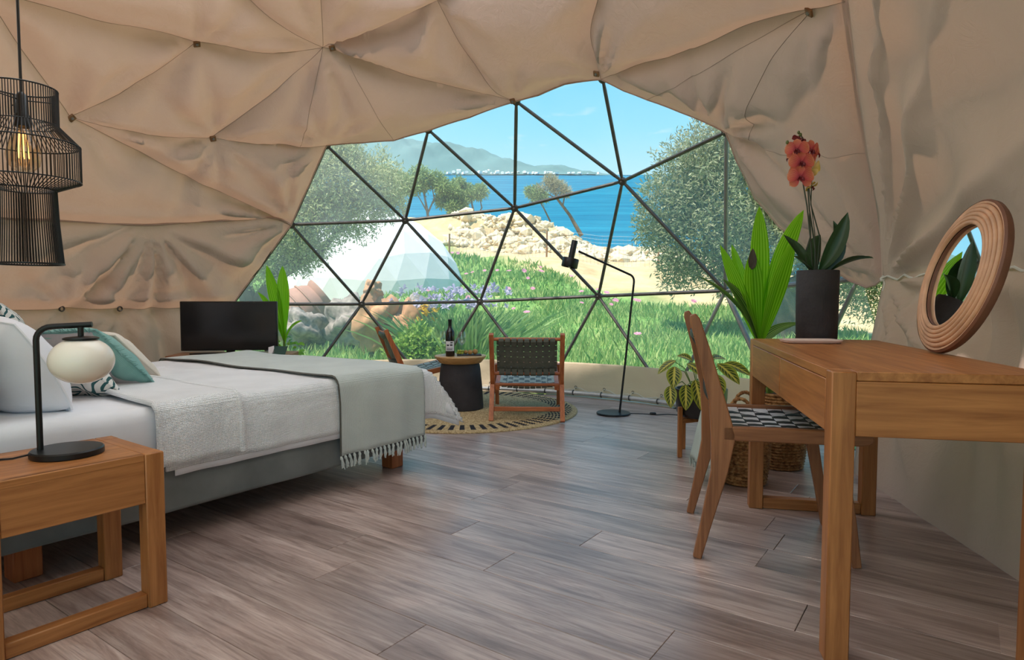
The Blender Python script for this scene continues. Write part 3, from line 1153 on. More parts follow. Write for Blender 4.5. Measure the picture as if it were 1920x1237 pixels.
def at_z(colm, z):
    for a, b in zip(colm, colm[1:]):
        if z <= b[0]:
            t = (z - a[0]) / max(1e-6, b[0] - a[0])
            return Vector((a[1] + (b[1] - a[1]) * t, a[2] + (b[2] - a[2]) * t))
    return Vector(colm[-1][1:])
NU, NZ = 170, 84
ztop = SR[-1].z
GW = []
for j in range(NZ + 1):
    z = ztop * j / NZ
    a, b = at_z(left_col, z), at_z(right_col, z)
    rowp = []
    for i in range(NU + 1):
        u = i / NU
        p = a * (1 - u) + b * u
        s = u * 4.9                       # metres along the wall
        r = math.hypot(s, (z - SR[0].z))
        th = math.atan2(z - SR[0].z, s + 1e-6)
        f = .05 * (r / .55) * math.exp(1 - r / .55) * (2 * abs(math.sin(.5 * (15 * th + 1.0 + .7 * math.sin(5 * th)))) - 1) * min(1, s / .25) if r > 1e-3 else 0
        dz = z - 1.06
        if dz < 0:
            f += .042 * math.exp(dz * 1.2) * min(1, -dz / .12) * (math.sin(s * 21 + 2 * math.sin(s * 6.3)) * .6 + math.sin(s * 37 + 1.3) * .4) * min(1, s / .1)
        else:
            f += .016 * math.exp(-dz * 2.0) * (math.sin(s * 17 + 2 * math.sin(s * 5) + z * 1.2)) * min(1, s / .1)
            f += .03 * math.sin((s * .8 + z * 1.5) * 3.2 + 1.0) * min(1, dz / .5) * min(1, s / .4)
        f += .02 * math.exp(-(dz / .035) ** 2) * min(1, s / .2)
        r2 = math.hypot(s + .05, ztop - z)
        th2 = math.atan2(s + .05, ztop - z + 1e-6)
        f += .022 * (r2 / .9) * math.exp(1 - r2 / .9) * math.sin(13 * th2 + .4 + .5 * math.sin(6 * th2)) * min(1, s / .3)
        # sag inwards towards the room
        f *= min(1, .12 + z / .55)
        bow = .05 * math.sin(PI * min(1, u * 1.6)) * math.sin(PI * min(1, z / ztop))
        rowp.append(Vector((p.x - bow + f, p.y, z)))
    GW.append(rowp)
wr = MB()
# a flap of the hanging canvas runs on behind the edge of the ceiling lining
GF = []
for j, rowp in enumerate(GW):
    z = rowp[0].z
    if z < SR[0].z - .02:
        o = (rowp[0] - DC).normalized()
        GF.append([rowp[0] + o * .01, rowp[0] + o * .005] + rowp)
        continue
    for i in range(len(SR) - 1):
        if z <= SR[i + 1].z or i == len(SR) - 2:
            t = (z - SR[i].z) / (SR[i + 1].z - SR[i].z)
            p = [SEAM_R[i][k] + (SEAM_R[i + 1][k] - SEAM_R[i][k]) * t for k in (0, 1)]
            break
    GF.append([dome_pt((p[0] - .010, p[1] + .014), DR + .012), dome_pt((p[0] - .004, p[1] + .006), DR + .008)] + rowp)
wr.grid(GF)
wall_right = wr.build('wall_right', M['liner'], recalc=False, smooth=180)
tag(wall_right, 'beige canvas wall beside the desk, tied back with a cord', None, kind='structure')
rp = MB()
jr = int(NZ * 1.055 / ztop)
rp.tube([GW[jr][i] + Vector((-.012, 0, .012 * math.sin(i * .8))) for i in range(0, NU, 2)], .006, 6)
rp.build('tie_cord', M['rope'], wall_right)
kn = MB()
kn.lathe([(.004, -.02), (.018, -.012), (.02, .004), (.01, .02)], 10, SR[0])
kn.tube([SR[0], SR[0] + Vector((-.01, -.03, -.03)), SR[0] + Vector((-.02, -.03, -.07))], .006, 6)
kn.build('tie_knot', M['rope'], wall_right)

# ---------------------------------------------------------------- unseen canvas passage behind the camera, added for fill light
cc_ = Vector((-0.27712708, 1.42522497, 0.77976479))
e1_ = Vector((-0.98161539, -0.19086966, 0.0))
e2_ = Vector((-0.02222692, 0.1143099, 0.99319646))
tun = []
for a in list(range(118, -30, -6)):
    p = cc_ + 1.806 * (math.cos(R_(a)) * e1_ + math.sin(R_(a)) * e2_)
    tun.append([Vector((p.x, p.y + (-1.3 - p.y) * k / 10, max(0, p.z))) for k in range(11)])
rf = MB()
rf.grid([[GW[-1][int(NU * k / 10)] * (1 - q) + tun[0][k] * q for q in (0, .25, .5, .75, 1)] for k in range(11)])
rf.build('canvas_panel', M['liner'], ceiling, recalc=False, smooth=180)
wb = MB()
wb.grid(tun)
tag(wb.build('wall_back', M['porch_fill'], recalc=False, smooth=180), 'unseen pale canvas passage added to let fill light into the tent', None, kind='structure')

# ---------------------------------------------------------------- geodesic frame and clear panes
ND = {'A0': (-2.537, 5.815, 0.877), 'A1': (-1.495, 6.367, 0.87), 'A2': (-0.322, 6.451, 0.896), 'A3': (0.814, 6.036, 0.95), 'A4': (1.711, 5.141, 0.993), 'A5': (2.13, 3.943, 1.055), 'B0': (-2.033, 5.935, 1.607), 'B1': (-1.032, 6.237, 1.681), 'B2': (0.025, 6.109, 1.781), 'B3': (0.944, 5.53, 1.929), 'B4': (1.515, 4.59, 2.109), 'C0': (-1.633, 5.71, 2.276), 'C1': (-0.745, 5.783, 2.429), 'C2': (0.036, 5.493, 2.59), 'C3': (0.699, 5.028, 2.621), 'D0': (-1.049, 5.351, 2.805), 'D1': (-0.294, 5.146, 2.94), 'D2': (0.388, 4.764, 2.943), 'D3': (1.08, 4.418, 2.658)}
for k, az in (('E0', -52), ('F0', -28.5), ('F1', -3), ('F2', 21.3), ('F3', 47), ('F4', 70), ('F5', 94)):
    ND[k] = (-.7 + 2.86 * math.sin(R_(az)), 3.6 + 2.86 * math.cos(R_(az)), .02)
ND = {k: Vector(v) for k, v in ND.items()}
STR = 'B0C0 C0B1 C1B1 C1B2 C2B2 C2B3 C3B3 B3B4 B0B1 B1B2 B2B3 B0A1 B1A1 B1A2 B2A2 B2A3 B3A3 B3A4 B4A4 B0A0 A0A1 A1A2 A2A3 A3A4 A4A5 A1F0 A1F1 A2F1 A2F2 A3F2 A3F3 A4F3 A4F4 A0F0 A0E0 A5F4 B4A5'.split()
frame = thing('dome_frame', 'dark steel tube geodesic frame of the big dome window', 'frame')
for s in STR:
    a, b = ND[s[:2]], ND[s[2:]]
    if s in ('C0C1', 'C1C2', 'C2C3', 'C3B4'):     # along the hem, outside the canvas
        a, b = DC + (a - DC) * 1.012, DC + (b - DC) * 1.012
    mb = MB()
    d = (b - a).normalized()
    a2, b2 = a + d * .03, b - d * .03
    r = .0155 if s not in ('A4A5', 'A4F4') else .02
    mb.tube([a, a2, a + d * .09, b - d * .09, b2, b], [r * .75, r * .8, r, r, r * .8, r * .75], 8)
    mb.build('strut', M['galv_steel' if s in ('A4A5', 'B4A4', 'A4F4', 'A5F4', 'A4F3') else 'frame_steel'], frame)
for k, p in ND.items():
    if k[0] in 'DEF':
        continue
    mb = MB()
    mb.lathe([(.012, -.02), (.034, -.016), (.036, .012), (.03, .018)], 12)
    mb.lathe([(.012, .016), (.012, .03), (.006, .034)], 6)
    mb.build('hub', M['frame_steel'], frame, loc=p, rot=(DC - p).to_track_quat('Z', 'Y').to_euler())
window = thing('window_1', 'clear triangular film panes of the dome window', None, kind='structure')
TRI = 'E0F0A0 F0A1A0 F0F1A1 F1A2A1 F1F2A2 F2A3A2 F2F3A3 F3A4A3 F3F4A4 F4A5A4 F4F5A5 A0A1B0 A1B1B0 A1A2B1 A2B2B1 A2A3B2 A3B3B2 A3A4B3 A4B4B3 A4A5B4 B0B1C0 B1C1C0 B1B2C1 B2C2C1 B2B3C2 B3C3C2 B3B4C3 C0C1D0 C1D1D0 C1C2D1 C2D2D1 C2C3D2 C3D3D2 C3B4D3'.split()
DUSTY = {'E0F0A0', 'F0A1A0', 'F0F1A1', 'A0A1B0', 'A1B1B0', 'B0B1C0', 'A1A2B1'}
for s in TRI:
    ps = [DC + (ND[s[i:i + 2]] - DC) * 1.007 for i in (0, 2, 4)]
    mb = MB()
    n0 = mb.pts(ps)
    mb.f.append((n0, n0 + 1, n0 + 2))
    mb.build('pane', M['pvc_dusty' if s in DUSTY else 'pvc'], window, recalc=False, smooth=0)

# ---------------------------------------------------------------- canvas skirt under the window, base pipe and lacing
def ringp(az, r, z):
    return Vector((-.7 + r * math.sin(R_(az)), 3.6 + r * math.cos(R_(az)), z))
azs = [-150 + k * 1.0 for k in range(0, 226)]
prof = [(2.775, .004), (2.785, .05), (2.80, .11), (2.802, .115), (2.805, .2), (2.815, .30), (2.822, .315), (2.83, .316)]
sk = MB()
sk.grid([[ringp(a, r + .006 * math.sin(a * 1.1 + z * 9) * (1 if z < .3 else 0) + .003 * math.sin(a * 3.7 + z * 20), z) for r, z in prof] for a in azs])
skirt = sk.build('trim_1', M['skirt'], recalc=False, smooth=60)
tag(skirt, 'beige canvas skirt along the foot of the dome window', None, kind='structure')
pl = MB()
pl.tube([ringp(a, 2.735, .04) for a in azs[98:]], .017, 8)
pipe = pl.build('base_pipe', M['pipe_steel'])
tag(pipe, 'galvanised steel base pipe laced to the canvas skirt', 'pipe')
for k, a in enumerate(range(-8, 66, 6)):
    mb = MB()
    mb.tube([ringp(a - .1, 2.735, .04) + (ringp(a, 1, 0) - ringp(a, 0, 0)) * (.022 * math.cos(t)) + Vector((0, 0, .022 * math.sin(t))) for t in [2 * PI * j / 10 for j in range(10)]], .005, 6, closed=True)
    mb.build('clamp', M['frame_steel'], pipe)
    mb = MB()
    m_ = ringp(a + 3, 2.745, .05)
    mb.tube([ringp(a, 2.74, .06), ringp(a, 2.765, .085), ringp(a + 1.2, 2.76, .08), m_, ringp(a + 5.2, 2.76, .068), ringp(a + 6, 2.74, .06)], .0035, 6)
    mb.build('lacing_rope', M['rope'], pipe)
    mb = MB()
    mb.tube([ringp(a, 2.783, .085) + (ringp(a + 90, 1, 0) - ringp(a + 90, 0, 0)) * (.011 * math.cos(t)) + Vector((0, 0, .011 * math.sin(t))) for t in [2 * PI * j / 10 for j in range(10)]], .003, 5, closed=True)
    mb.build('eyelet', M['frame_steel'], skirt)

# ================================================================== furniture
def arcpts(cx, cy, r, a0, a1, n):
    return [(cx + r * math.cos(R_(a0 + (a1 - a0) * k / n)), cy + r * math.sin(R_(a0 + (a1 - a0) * k / n))) for k in range(n + 1)]

# ---------------------------------------------------------------- round rug
RUG = (-.41, 5.33)
rg = MB()
prof = [(.0005, .012)]
for k in range(34):
    r0 = .95 * k / 34
    prof += [(r0 + .004, .012), (r0 + .014, .019), (r0 + .024, .012)]
prof += [(.955, .008), (.955, .001), (.0005, .001)]
rg.lathe(prof, 120, cap0=False, cap1=False)
tag(rg.build('round_rug', M['jute'], smooth=80, loc=(RUG[0], RUG[1], 0)), 'round braided jute rug with black dashes near the rim', 'rug')

# ---------------------------------------------------------------- bed (x toward the foot, y toward the far side, origin at near foot corner)
BED = Vector((-.47, 3.59, 0))
BRZ = math.atan2(.818, .575)
BL, BW = 2.04, 1.66
bed = thing('bed', 'double bed with grey linen box base and white sheeted mattress', 'bed', BED, BRZ)
for x in (-.16, -1.88):
    for y in (.13, BW - .13):
        mb = MB()
        mb.box((x, y, .065), (.085, .085, .13), .004)
        mb.build('leg', M['teak_z'], bed)

def rounded_slab(x0, x1, y0, y1, z0, z1, r, nx=40, wob=0.0, crown=0.0):
    mb = MB()
    prof = [(0, z0)] + [(r * .4 * (1 - math.cos(a)) - r * .4, z0 + r * .4 - r * .4 * math.cos(a)) for a in ()]
    # section loops: stacked outlines
    def outline(inset, z, n=10):
        rr = max(.002, .06 - inset * .3)
        pts = []
        for cx, cy, a0 in ((x1 - inset - rr, y1 - inset - rr, 0), (x0 + inset + rr, y1 - inset - rr, 90), (x0 + inset + rr, y0 + inset + rr, 180), (x1 - inset - rr, y0 + inset + rr, 270)):
            pts += [(px, py) for px, py in arcpts(cx, cy, rr, a0, a0 + 90, 5)]
        out = []
        m = len(pts)
        for i in range(m):
            a, b = pts[i], pts[(i + 1) % m]
            L = math.dist(a, b)
            k = max(1, int(L / .08))
            for j in range(k):
                out.append((a[0] + (b[0] - a[0]) * j / k, a[1] + (b[1] - a[1]) * j / k))
        return [(p[0], p[1], z + wob * math.sin(p[0] * 9 + p[1] * 7)) for p in out]
    levels = [(r * .5, z0), (r * .15, z0 + r * .15), (0, z0 + r * .6), (0, (z0 + z1) / 2)] + [(r - r * math.sin(R_(a)), z1 - r + r * math.cos(R_(a))) for a in (90, 65, 40, 18, 0)]
    levels += [(r + .1, z1 + crown * .5), (r + .35, z1 + crown)]
    rings = [mb.pts(outline(0 if i < 0 else 0, 0)) for i in ()]
    base = outline(0, 0)
    m = len(base)
    cx, cy = (x0 + x1) / 2, (y0 + y1) / 2
    for ins, z in levels:
        fx, fy = 1 - ins / ((x1 - x0) / 2), 1 - ins / ((y1 - y0) / 2)
        rings.append(mb.pts([(cx + (p[0] - cx) * fx, cy + (p[1] - cy) * fy, z + wob * math.sin(p[0] * 9 + p[1] * 7)) for p in base]))
    for A, B in zip(rings, rings[1:]):
        for k in range(m):
            mb.f.append((A + k, A + (k + 1) % m, B + (k + 1) % m, B + k))
    mb.f.append(tuple(rings[0] + k for k in range(m))[::-1])
    mb.f.append(tuple(rings[-1] + k for k in range(m)))
    return mb
rounded_slab(-BL, 0, 0, BW, .125, .335, .025, wob=.003).build('box_base', M['box_fabric'], bed, smooth=60)
rounded_slab(-BL + .02, -.02, .015, BW - .015, .335, .535, .05, wob=.004).build('mattress', M['sheet'], bed, smooth=70)
hb = MB()
hb.box((-BL - .05, BW / 2, .5), (.08, BW + .04, .76), .03)
hb.build('headboard', M['box_fabric'], bed)


def drape(x0, x1, hang_near, hang_far, hang_foot, off, nx, ny, mat, name, foldA, seed, top=.54, near_fn=None):
    """cloth over the bed: x along the bed (x1 may run past the foot), y across"""
    rr = random.Random(seed)
    ph = [rr.uniform(0, 6.28) for _ in range(6)]
    def edge(d, r=.05):
        if d <= 0:
            return 0.0, 0.0
        if d < r * PI / 2:
            return r * math.sin(d / r), r * (1 - math.cos(d / r))
        return r, r + d - r * PI / 2
    xs = [x0 + (x1 + hang_foot - x0) * i / nx for i in range(nx + 1)]
    tot = hang_far + BW + hang_near
    P = []
    rN = .05
    for x in xs:
        rowp = []
        for j in range(ny + 1):
            q = -hang_near + tot * j / ny              # 0 near edge of mattress, BW far edge
            dn, df, dx = max(0, -q + rN), max(0, q - BW + rN), max(0, x - (-rN))
            if hang_foot <= 0:
                dx = 0
            oN, wN = edge(dn)
            oF, wF = edge(df)
            oX, wX = edge(dx)
            y = max(rN, min(BW - rN, q)) - oN + oF
            X = min(x, -rN) if dx > 0 else x
            X += oX
            dy_ = max(wN, wF)
            drop = max(dy_, wX) + .25 * min(dy_, wX)
            mnv = min(dy_, wX)
            X += .55 * mnv
            y += (-.45 if wN >= wF else .45) * mnv
            w = min(1, max(0, dy_ - .03) / .1)
            fl = foldA * w * (math.sin(x * 17 + ph[0] + 1.5 * math.sin(x * 5 + ph[1])) * .6 + math.sin(x * 31 + ph[2]) * .4)
            y += -(fl + .012 * w + off) if wN >= wF and dn > 0 else ((fl + off) if df > 0 else 0)
            if dx > 0:
                wf = min(1, max(0, wX - .03) / .1)
                X += off + wf * foldA * math.sin(q * 15 + ph[3])
            z = top + off - drop
            if drop < .02:
                z += .007 * math.sin(x * 6 + ph[4]) * math.sin(q * 5 + ph[5]) + .003 * math.sin(x * 14 + q * 9)
            rowp.append((X, y, z))
        P.append(rowp)
    mb = MB()
    mb.grid(P, uv=True)
    return mb, P

def solid(mb, name, mat, thick=.006, parent=None, recalc=False):
    o = mb.build(name, mat, parent, recalc=recalc, smooth=180)
    md = o.modifiers.new('thickness', 'SOLIDIFY')
    md.thickness = thick
    md.offset = 0
    return o
mb, Pc = drape(-1.475, 0.0, .235, .2, .235, .008, 80, 90, None, 'coverlet', .008, 3)
cov = solid(mb, 'coverlet', M['coverlet'], .008)
cov.location, cov.rotation_euler = BED, (0, 0, BRZ)
tag(cov, 'white waffle-weave coverlet spread over the bed', 'blanket')
# folded-back band of the coverlet near the pillows
mb, Pf = drape(-1.49, -1.17, .225, .18, 0, .019, 26, 80, None, 'fold', .008, 8)
fold = solid(mb, 'folded_band', M['coverlet'], .009, cov)
mb = MB()
mb.tube([(p[0], p[1], p[2]) for p in Pf[-1]], .012, 8)
mb.build('hem_roll', M['coverlet'], cov)
mb = MB()
mb.tube([(p[0] - .004, p[1], p[2]) for p in Pf[0]], .012, 8)
mb.build('hem_roll', M['coverlet'], cov)
# white sheet showing as a rim under the coverlet
mb, Ps = drape(-1.44, -.02, .255, .2, .22, .004, 60, 60, None, 'under', .006, 4)
sh = solid(mb, 'top_sheet', M['sheet'], .003)
sh.location, sh.rotation_euler = BED, (0, 0, BRZ)
tag(sh, 'thin white sheet showing below the coverlet hem', 'sheet')

mb, Pt = drape(-.66, -.075, .36, .33, 0, .026, 40, 110, None, 'throw', .010, 21)
thr = solid(mb, 'throw_blanket', M['throw'], .007)
thr.location, thr.rotation_euler = BED, (0, 0, BRZ)
tag(thr, 'pale grey-green woven throw with tassel fringe across the foot of the bed', 'throw')
mb = MB()
mb.tube([(p[0], p[1], p[2]) for p in Pt[0]], .0045, 6)
mb.build('dark_edging', M['throw_edge'], thr)
for k in range(22):
    i = int(round(k / 21 * 40))
    p = Vector(Pt[i][0])
    mb = MB()
    sw = rnd.uniform(-.012, .012)
    L = rnd.uniform(.05, .066)
    mb.tube([p, p + Vector((0, -.004, -.012)), p + Vector((sw * .3, -.006, -.02)), p + Vector((sw * .7, -.007, -.04)), p + Vector((sw, -.004, -L))], [.004, .0075, .005, .0085, .006], 7)
    for q in range(3):
        a = rnd.uniform(-.008, .008)
        mb.tube([p + Vector((sw * .4, -.006, -.025)), p + Vector((sw + a, -.008, -L - rnd.uniform(0, .012)))], [.004, .0025], 5)
    mb.build('tassel', M['throw'], thr)


def pillow(name, w, h, t, mat, label, pos, lean, yaw, roll=0.0, pinch=.12, seed=0, kr=.28):
    """pillow standing on its lower edge; local y = height, z = front; placed in bed coordinates"""
    rr = random.Random(seed)
    n = 26
    mb = MB()
    ph = [rr.uniform(0, 6) for _ in range(4)]
    for sgn in (1, -1):
        P = []
        for i in range(n + 1):
            v = i / n * 2 - 1
            rowp = []
            for j in range(n + 1):
                u = j / n * 2 - 1
                e = max(0, (1 - abs(u) ** 2.6)) * max(0, (1 - abs(v) ** 2.6))
                th = t / 2 * e ** .55
                x = u * w / 2 * (1 - pinch * (1 - v * v) * abs(u) ** 3 * .7) * math.sqrt(1 - kr * v * v / 2)
                y = v * h / 2 * (1 - pinch * (1 - u * u) * abs(v) ** 3 * .7) * math.sqrt(1 - kr * u * u / 2)
                th += e * .008 * math.sin(u * 7 + ph[0] + v * 3) + e * .006 * math.sin(v * 9 + ph[1] - u * 4)
                rowp.append((x, y, sgn * th))
            P.append(rowp if sgn > 0 else rowp[::-1])
        mb.grid(P)
    th_ = thing(name, label, 'pillow')
    Mb = Matrix.Translation(BED) @ Matrix.Rotation(BRZ, 4, 'Z') @ Matrix.Translation(pos) @ Matrix.Rotation(yaw, 4, 'Z') @ Matrix.Rotation(R_(90), 4, 'Z') @ Matrix.Rotation(R_(90) - lean, 4, 'X') @ Matrix.Rotation(roll, 4, 'Z') @ Matrix.Translation((0, h / 2 * .93, 0))
    th_.matrix_world = Mb
    body = mb.build('cover', mat, th_, smooth=180)
    pp = MB()
    loop = []
    for k in range(4):
        for i in range(n):
            s = i / n * 2 - 1
            u, v = ((s, -1), (1, s), (-s, 1), (-1, -s))[k]
            loop.append((u * w / 2 * (1 - pinch * (1 - v * v) * abs(u) ** 3 * .7) * math.sqrt(1 - kr * v * v / 2), v * h / 2 * (1 - pinch * (1 - u * u) * abs(v) ** 3 * .7) * math.sqrt(1 - kr * u * u / 2), 0))
    pp.tube(loop, .005, 6, closed=True)
    pp.build('piping', mat, th_)
    return th_
TZ = .54
pillow('bed_pillow', .62, .40, .24, M['white_cotton'], 'big plump white pillow nearest the table lamp', (-1.775, .42, TZ), R_(30), R_(14), seed=1, kr=.4, pinch=.02)
pillow('bed_pillow', .62, .44, .2, M['white_cotton'], 'white pillow against the headboard on the far side of the bed', (-1.80, 1.25, TZ), R_(22), R_(-4), seed=2)
pillow('star_cushion', .52, .47, .16, M['star_print'], 'white cushion with dark teal star print behind the plump white pillow', (-1.55, .98, TZ), R_(26), R_(-4), R_(3), seed=3)
pillow('star_cushion', .42, .26, .12, M['star_print'], 'low star-print cushion lying under the glass lamp globe', (-1.475, .56, TZ + .012), R_(50), R_(8), seed=7)
tc_ = pillow('fringed_cushion', .42, .40, .14, M['teal_cloth'], 'teal cushion with frayed fringe and grey back leaning on the bed', (-1.285, .70, TZ), R_(45), R_(16), R_(-4), seed=4)
gb = MB()
n = 20
gb.grid([[((j / n * 2 - 1) * .19 * (1 - .08 * (1 - (i / n * 2 - 1) ** 2)), (i / n * 2 - 1) * .182, -.074 * (max(0, 1 - abs(j / n * 2 - 1) ** 2.6) * max(0, 1 - abs(i / n * 2 - 1) ** 2.6)) ** .55 - .006 - .008 * (1 - abs(j / n * 2 - 1))) for j in range(n + 1)] for i in range(n + 1)])
gb.build('grey_back', M['grey_cloth'], tc_, smooth=180)
fr_ = MB()
for side in range(4):
    for k in range(46):
        s = (k + rnd.random()) / 46 * 2 - 1
        u, v = ((s, -1), (1, s), (s, 1), (-1, s))[side]
        du, dv = ((0, -1), (1, 0), (0, 1), (-1, 0))[side]
        p = Vector((u * .2 * math.sqrt(1 - .14 * v * v), v * .19 * math.sqrt(1 - .14 * u * u), rnd.uniform(-.01, .002)))
        q = p + Vector((du * .022 + rnd.uniform(-.006, .006), dv * .022 + rnd.uniform(-.006, .006), rnd.uniform(-.012, .008)))
        fr_.tube([p, q], [.0022, .001], 4)
fr_.build('fringe', M['teal_cloth'], tc_, recalc=False)
pillow('cream_cushion', .46, .36, .13, M['cream_cloth'], 'plain cream cushion behind the teal fringed cushion', (-1.10, 1.02, TZ), R_(46), R_(8), R_(2), seed=5)

# ---------------------------------------------------------------- nightstand
ns = thing('nightstand', 'oak nightstand with open sled legs beside the bed', 'nightstand', (-1.357, 1.867, 0), R_(53.6))
NX, NY, NH, LG = .466, .37, .475, .055
for sx in (-1, 1):
    for sy in (-1, 1):
        mb = MB()
        mb.box((sx * (NX / 2 - LG / 2), sy * (NY / 2 - LG / 2), NH / 2), (LG, LG, NH), .003)
        mb.build('leg', M['oak_z'], ns)
    mb = MB()
    mb.box((sx * (NX / 2 - LG / 2 + .0), 0, NH - .018), (LG - .002, NY - 2 * LG, .034), .002)
    mb.build('end_rail', M['oak_y'], ns)
for sy in (-1, 1):
    mb = MB()
    mb.box((0, sy * (NY / 2 - .03), .0225), (NX - 2 * LG, .04, .043), .003)
    mb.build('floor_rail', M['oak_x'], ns)
    mb = MB()
    mb.box((0, sy * (NY / 2 - .013), NH - .075), (NX - 2 * LG - .001, .02, .15), .002)
    mb.build('drawer_front' if sy < 0 else 'back_panel', M['oak_x'], ns)
for sx in (-1, 1):
    mb = MB()
    mb.box((sx * (NX / 2 - .02), 0, NH - .085), (.02, NY - 2 * LG, .12), .002)
    mb.build('side_panel', M['oak_y'], ns)
mb = MB()
mb.box((0, 0, NH - .011), (NX - 2 * LG - .001, NY - .004, .022), .002)
mb.build('top', M['oak_x'], ns)
mb = MB()
mb.box((0, 0, NH - .14), (NX - 2 * LG, NY - .07, .012), .001)
mb.build('bottom_panel', M['oak_x'], ns)

# ---------------------------------------------------------------- table lamp (globe on a cranked stem)
TL = Vector((-1.335, 1.900, NH))
tl = thing('table_lamp', 'black table lamp with white opal globe on the nightstand', 'lamp', TL, R_(20))
mb = MB()
mb.lathe([(.092, 0), (.095, .003), (.095, .017), (.091, .021)], 40)
mb.build('base', M['black_metal'], tl)
mb = MB()
st = [(-.068, 0, .018), (-.068, 0, .2), (-.068, 0, .345)] + [(-.068 + .04 - .04 * math.cos(R_(a)), 0, .345 + .04 * math.sin(R_(a))) for a in range(15, 91, 15)] + [(.03, 0, .388), (.075, 0, .390)]
mb.tube(st, .0085, 12)
mb.build('stem', M['black_metal'], tl)
mb = MB()
mb.lathe([(.006, .348), (.03, .350), (.047, .351), (.047, .355), (.04, .358), (.008, .361), (.008, .388)], 24, (.045, 0, -.005))
mb.build('cap', M['black_metal'], tl)
mb = MB()
mb.lathe([(.086 * math.sin(R_(a)), -.070 * math.cos(R_(a))) for a in [2] + list(range(8, 153, 6))], 36, (.045, 0, .282))
mb.build('globe', M['opal_glass'], tl, smooth=180)
mb = MB()
mb.tube([(-.095, 0, .008), (-.13, -.02, .004), (-.2, -.02, .003), (-.27, .04, .003)], .003, 6)
mb.build('cable', M['black_plastic'], tl)

# ---------------------------------------------------------------- pendant lamp
PD = Vector((-1.808, 2.4, 1.07))
pd = thing('pendant_lamp', 'black wire cage pendant lamp with a filament bulb above the bed', 'lamp', PD)
prof = [(.112, .645), (.112, .515), (.178, .445), (.178, .31), (.098, .275), (.102, .15), (.113, .0)]
wires = MB()
for k in range(80):
    a = 2 * PI * k / 80
    wires.tube([(r * math.cos(a), r * math.sin(a), z) for r, z in prof], .0021, 4, caps=False)
wires.build('wire_cage', M['black_metal'], pd, recalc=False)
for (r, z), tr in zip(prof[:5] + prof[6:], (.003, .002, .0025, .0025, .002, .0035)):
    mb = MB()
    mb.tube([(r * math.cos(a), r * math.sin(a), z) for a in [2 * PI * k / 40 for k in range(40)]], tr, 6, closed=True)
    mb.build('ring', M['black_metal'], pd)
for k in range(3):
    a = 2 * PI * k / 3 + .4
    mb = MB()
    mb.tube([(.112 * math.cos(a), .112 * math.sin(a), .6), (.02 * math.cos(a), .02 * math.sin(a), .6)], .0022, 6)
    mb.build('spider_arm', M['black_metal'], pd)
mb = MB()
mb.lathe([(.008, .63), (.02, .615), (.022, .55), (.026, .545), (.026, .505), (.018, .5)], 16)
mb.build('socket', M['black_plastic'], pd)
mb = MB()
mb.lathe([(.014, .505), (.022, .49), (.046, .44), (.056, .40), (.05, .365), (.03, .345), (.004, .338)], 24, cap0=False)
bl = mb.build('bulb', M['amber_glass'], pd, smooth=180)
mb = MB()
for k in range(6):
    a = 2 * PI * k / 6
    mb.tube([(.012 * math.cos(a), .012 * math.sin(a), .48), (.018 * math.cos(a), .018 * math.sin(a), .39)], .0016, 5)
mb.build('filament', M['filament'], bl)
mb = MB()
mb.tube([(0, 0, .62), (0, 0, 1.2), (.0, .0, 1.79)], .005, 8)
mb.build('cord', M['black_plastic'], pd)

# ---------------------------------------------------------------- television and its low cabinet
cb = thing('tv_cabinet', 'low oak cabinet under the television behind the bed', 'cabinet', (-2.18, 5.02, 0), R_(8))
mb = MB()
mb.box((0, 0, .485), (.9, .36, .03), .003)
mb.build('top', M['ash_x'], cb)
for sx in (-1, 1):
    mb = MB()
    mb.box((sx * .435, 0, .235), (.03, .34, .47), .003)
    mb.build('side_panel', M['ash_z'], cb)
    mb = MB()
    mb.box((sx * .21, -.165, .24), (.40, .02, .40), .003)
    d_ = mb.build('door', M['ash_x'], cb)
    mb = MB()
    mb.lathe([(.006, 0), (.012, .012), (.012, .018)], 12)
    mb.build('knob', M['black_metal'], d_, loc=(sx * .04, -.175, .26), rot=(R_(90), 0, 0))
mb = MB()
mb.box((0, .15, .235), (.84, .015, .43))
mb.build('back_panel', M['ash_x'], cb)
mb = MB()
mb.box((0, 0, .04), (.84, .32, .02))
mb.build('bottom_panel', M['ash_x'], cb)
tv = thing('television', 'flat black television standing on the low cabinet', 'television', (-2.21, 5.0, .50), R_(8))
mb = MB()
mb.box((0, .012, .217), (.722, .035, .385), .005)
mb.build('housing', M['black_plastic'], tv)
mb = MB()
mb.box((0, -.008, .220), (.704, .004, .364), .001)
mb.build('screen', M['tv_screen'], tv)
mb = MB()
mb.box((0, .02, .02), (.06, .025, .036), .004)
mb.build('neck', M['black_plastic'], tv)
mb = MB()
mb.prism([(-.28, -.06), (.28, -.06), (.2, .03), (-.2, .03)], .01, Matrix(((0, 1, 0, 0), (0, 0, 1, .0), (1, 0, 0, .005), (0, 0, 0, 1))))
mb.build('stand_foot', M['black_plastic'], tv)
fd = thing('leaning_folder', 'small white and dark teal folder leaning beside the television', 'folder', (-1.80, 4.95, .50), R_(-12))
mb = MB()
mb.box((0, 0, .03), (.11, .004, .075), 0, Matrix.Rotation(R_(-38), 3, 'X'))
mb.build('cover', M['card_teal'], fd)
mb = MB()
mb.box((-.075, 0, .03), (.045, .004, .07), 0, Matrix.Rotation(R_(-38), 3, 'X') @ Matrix.Rotation(R_(-20), 3, 'Y'))
mb.build('flap', M['paper'], fd)

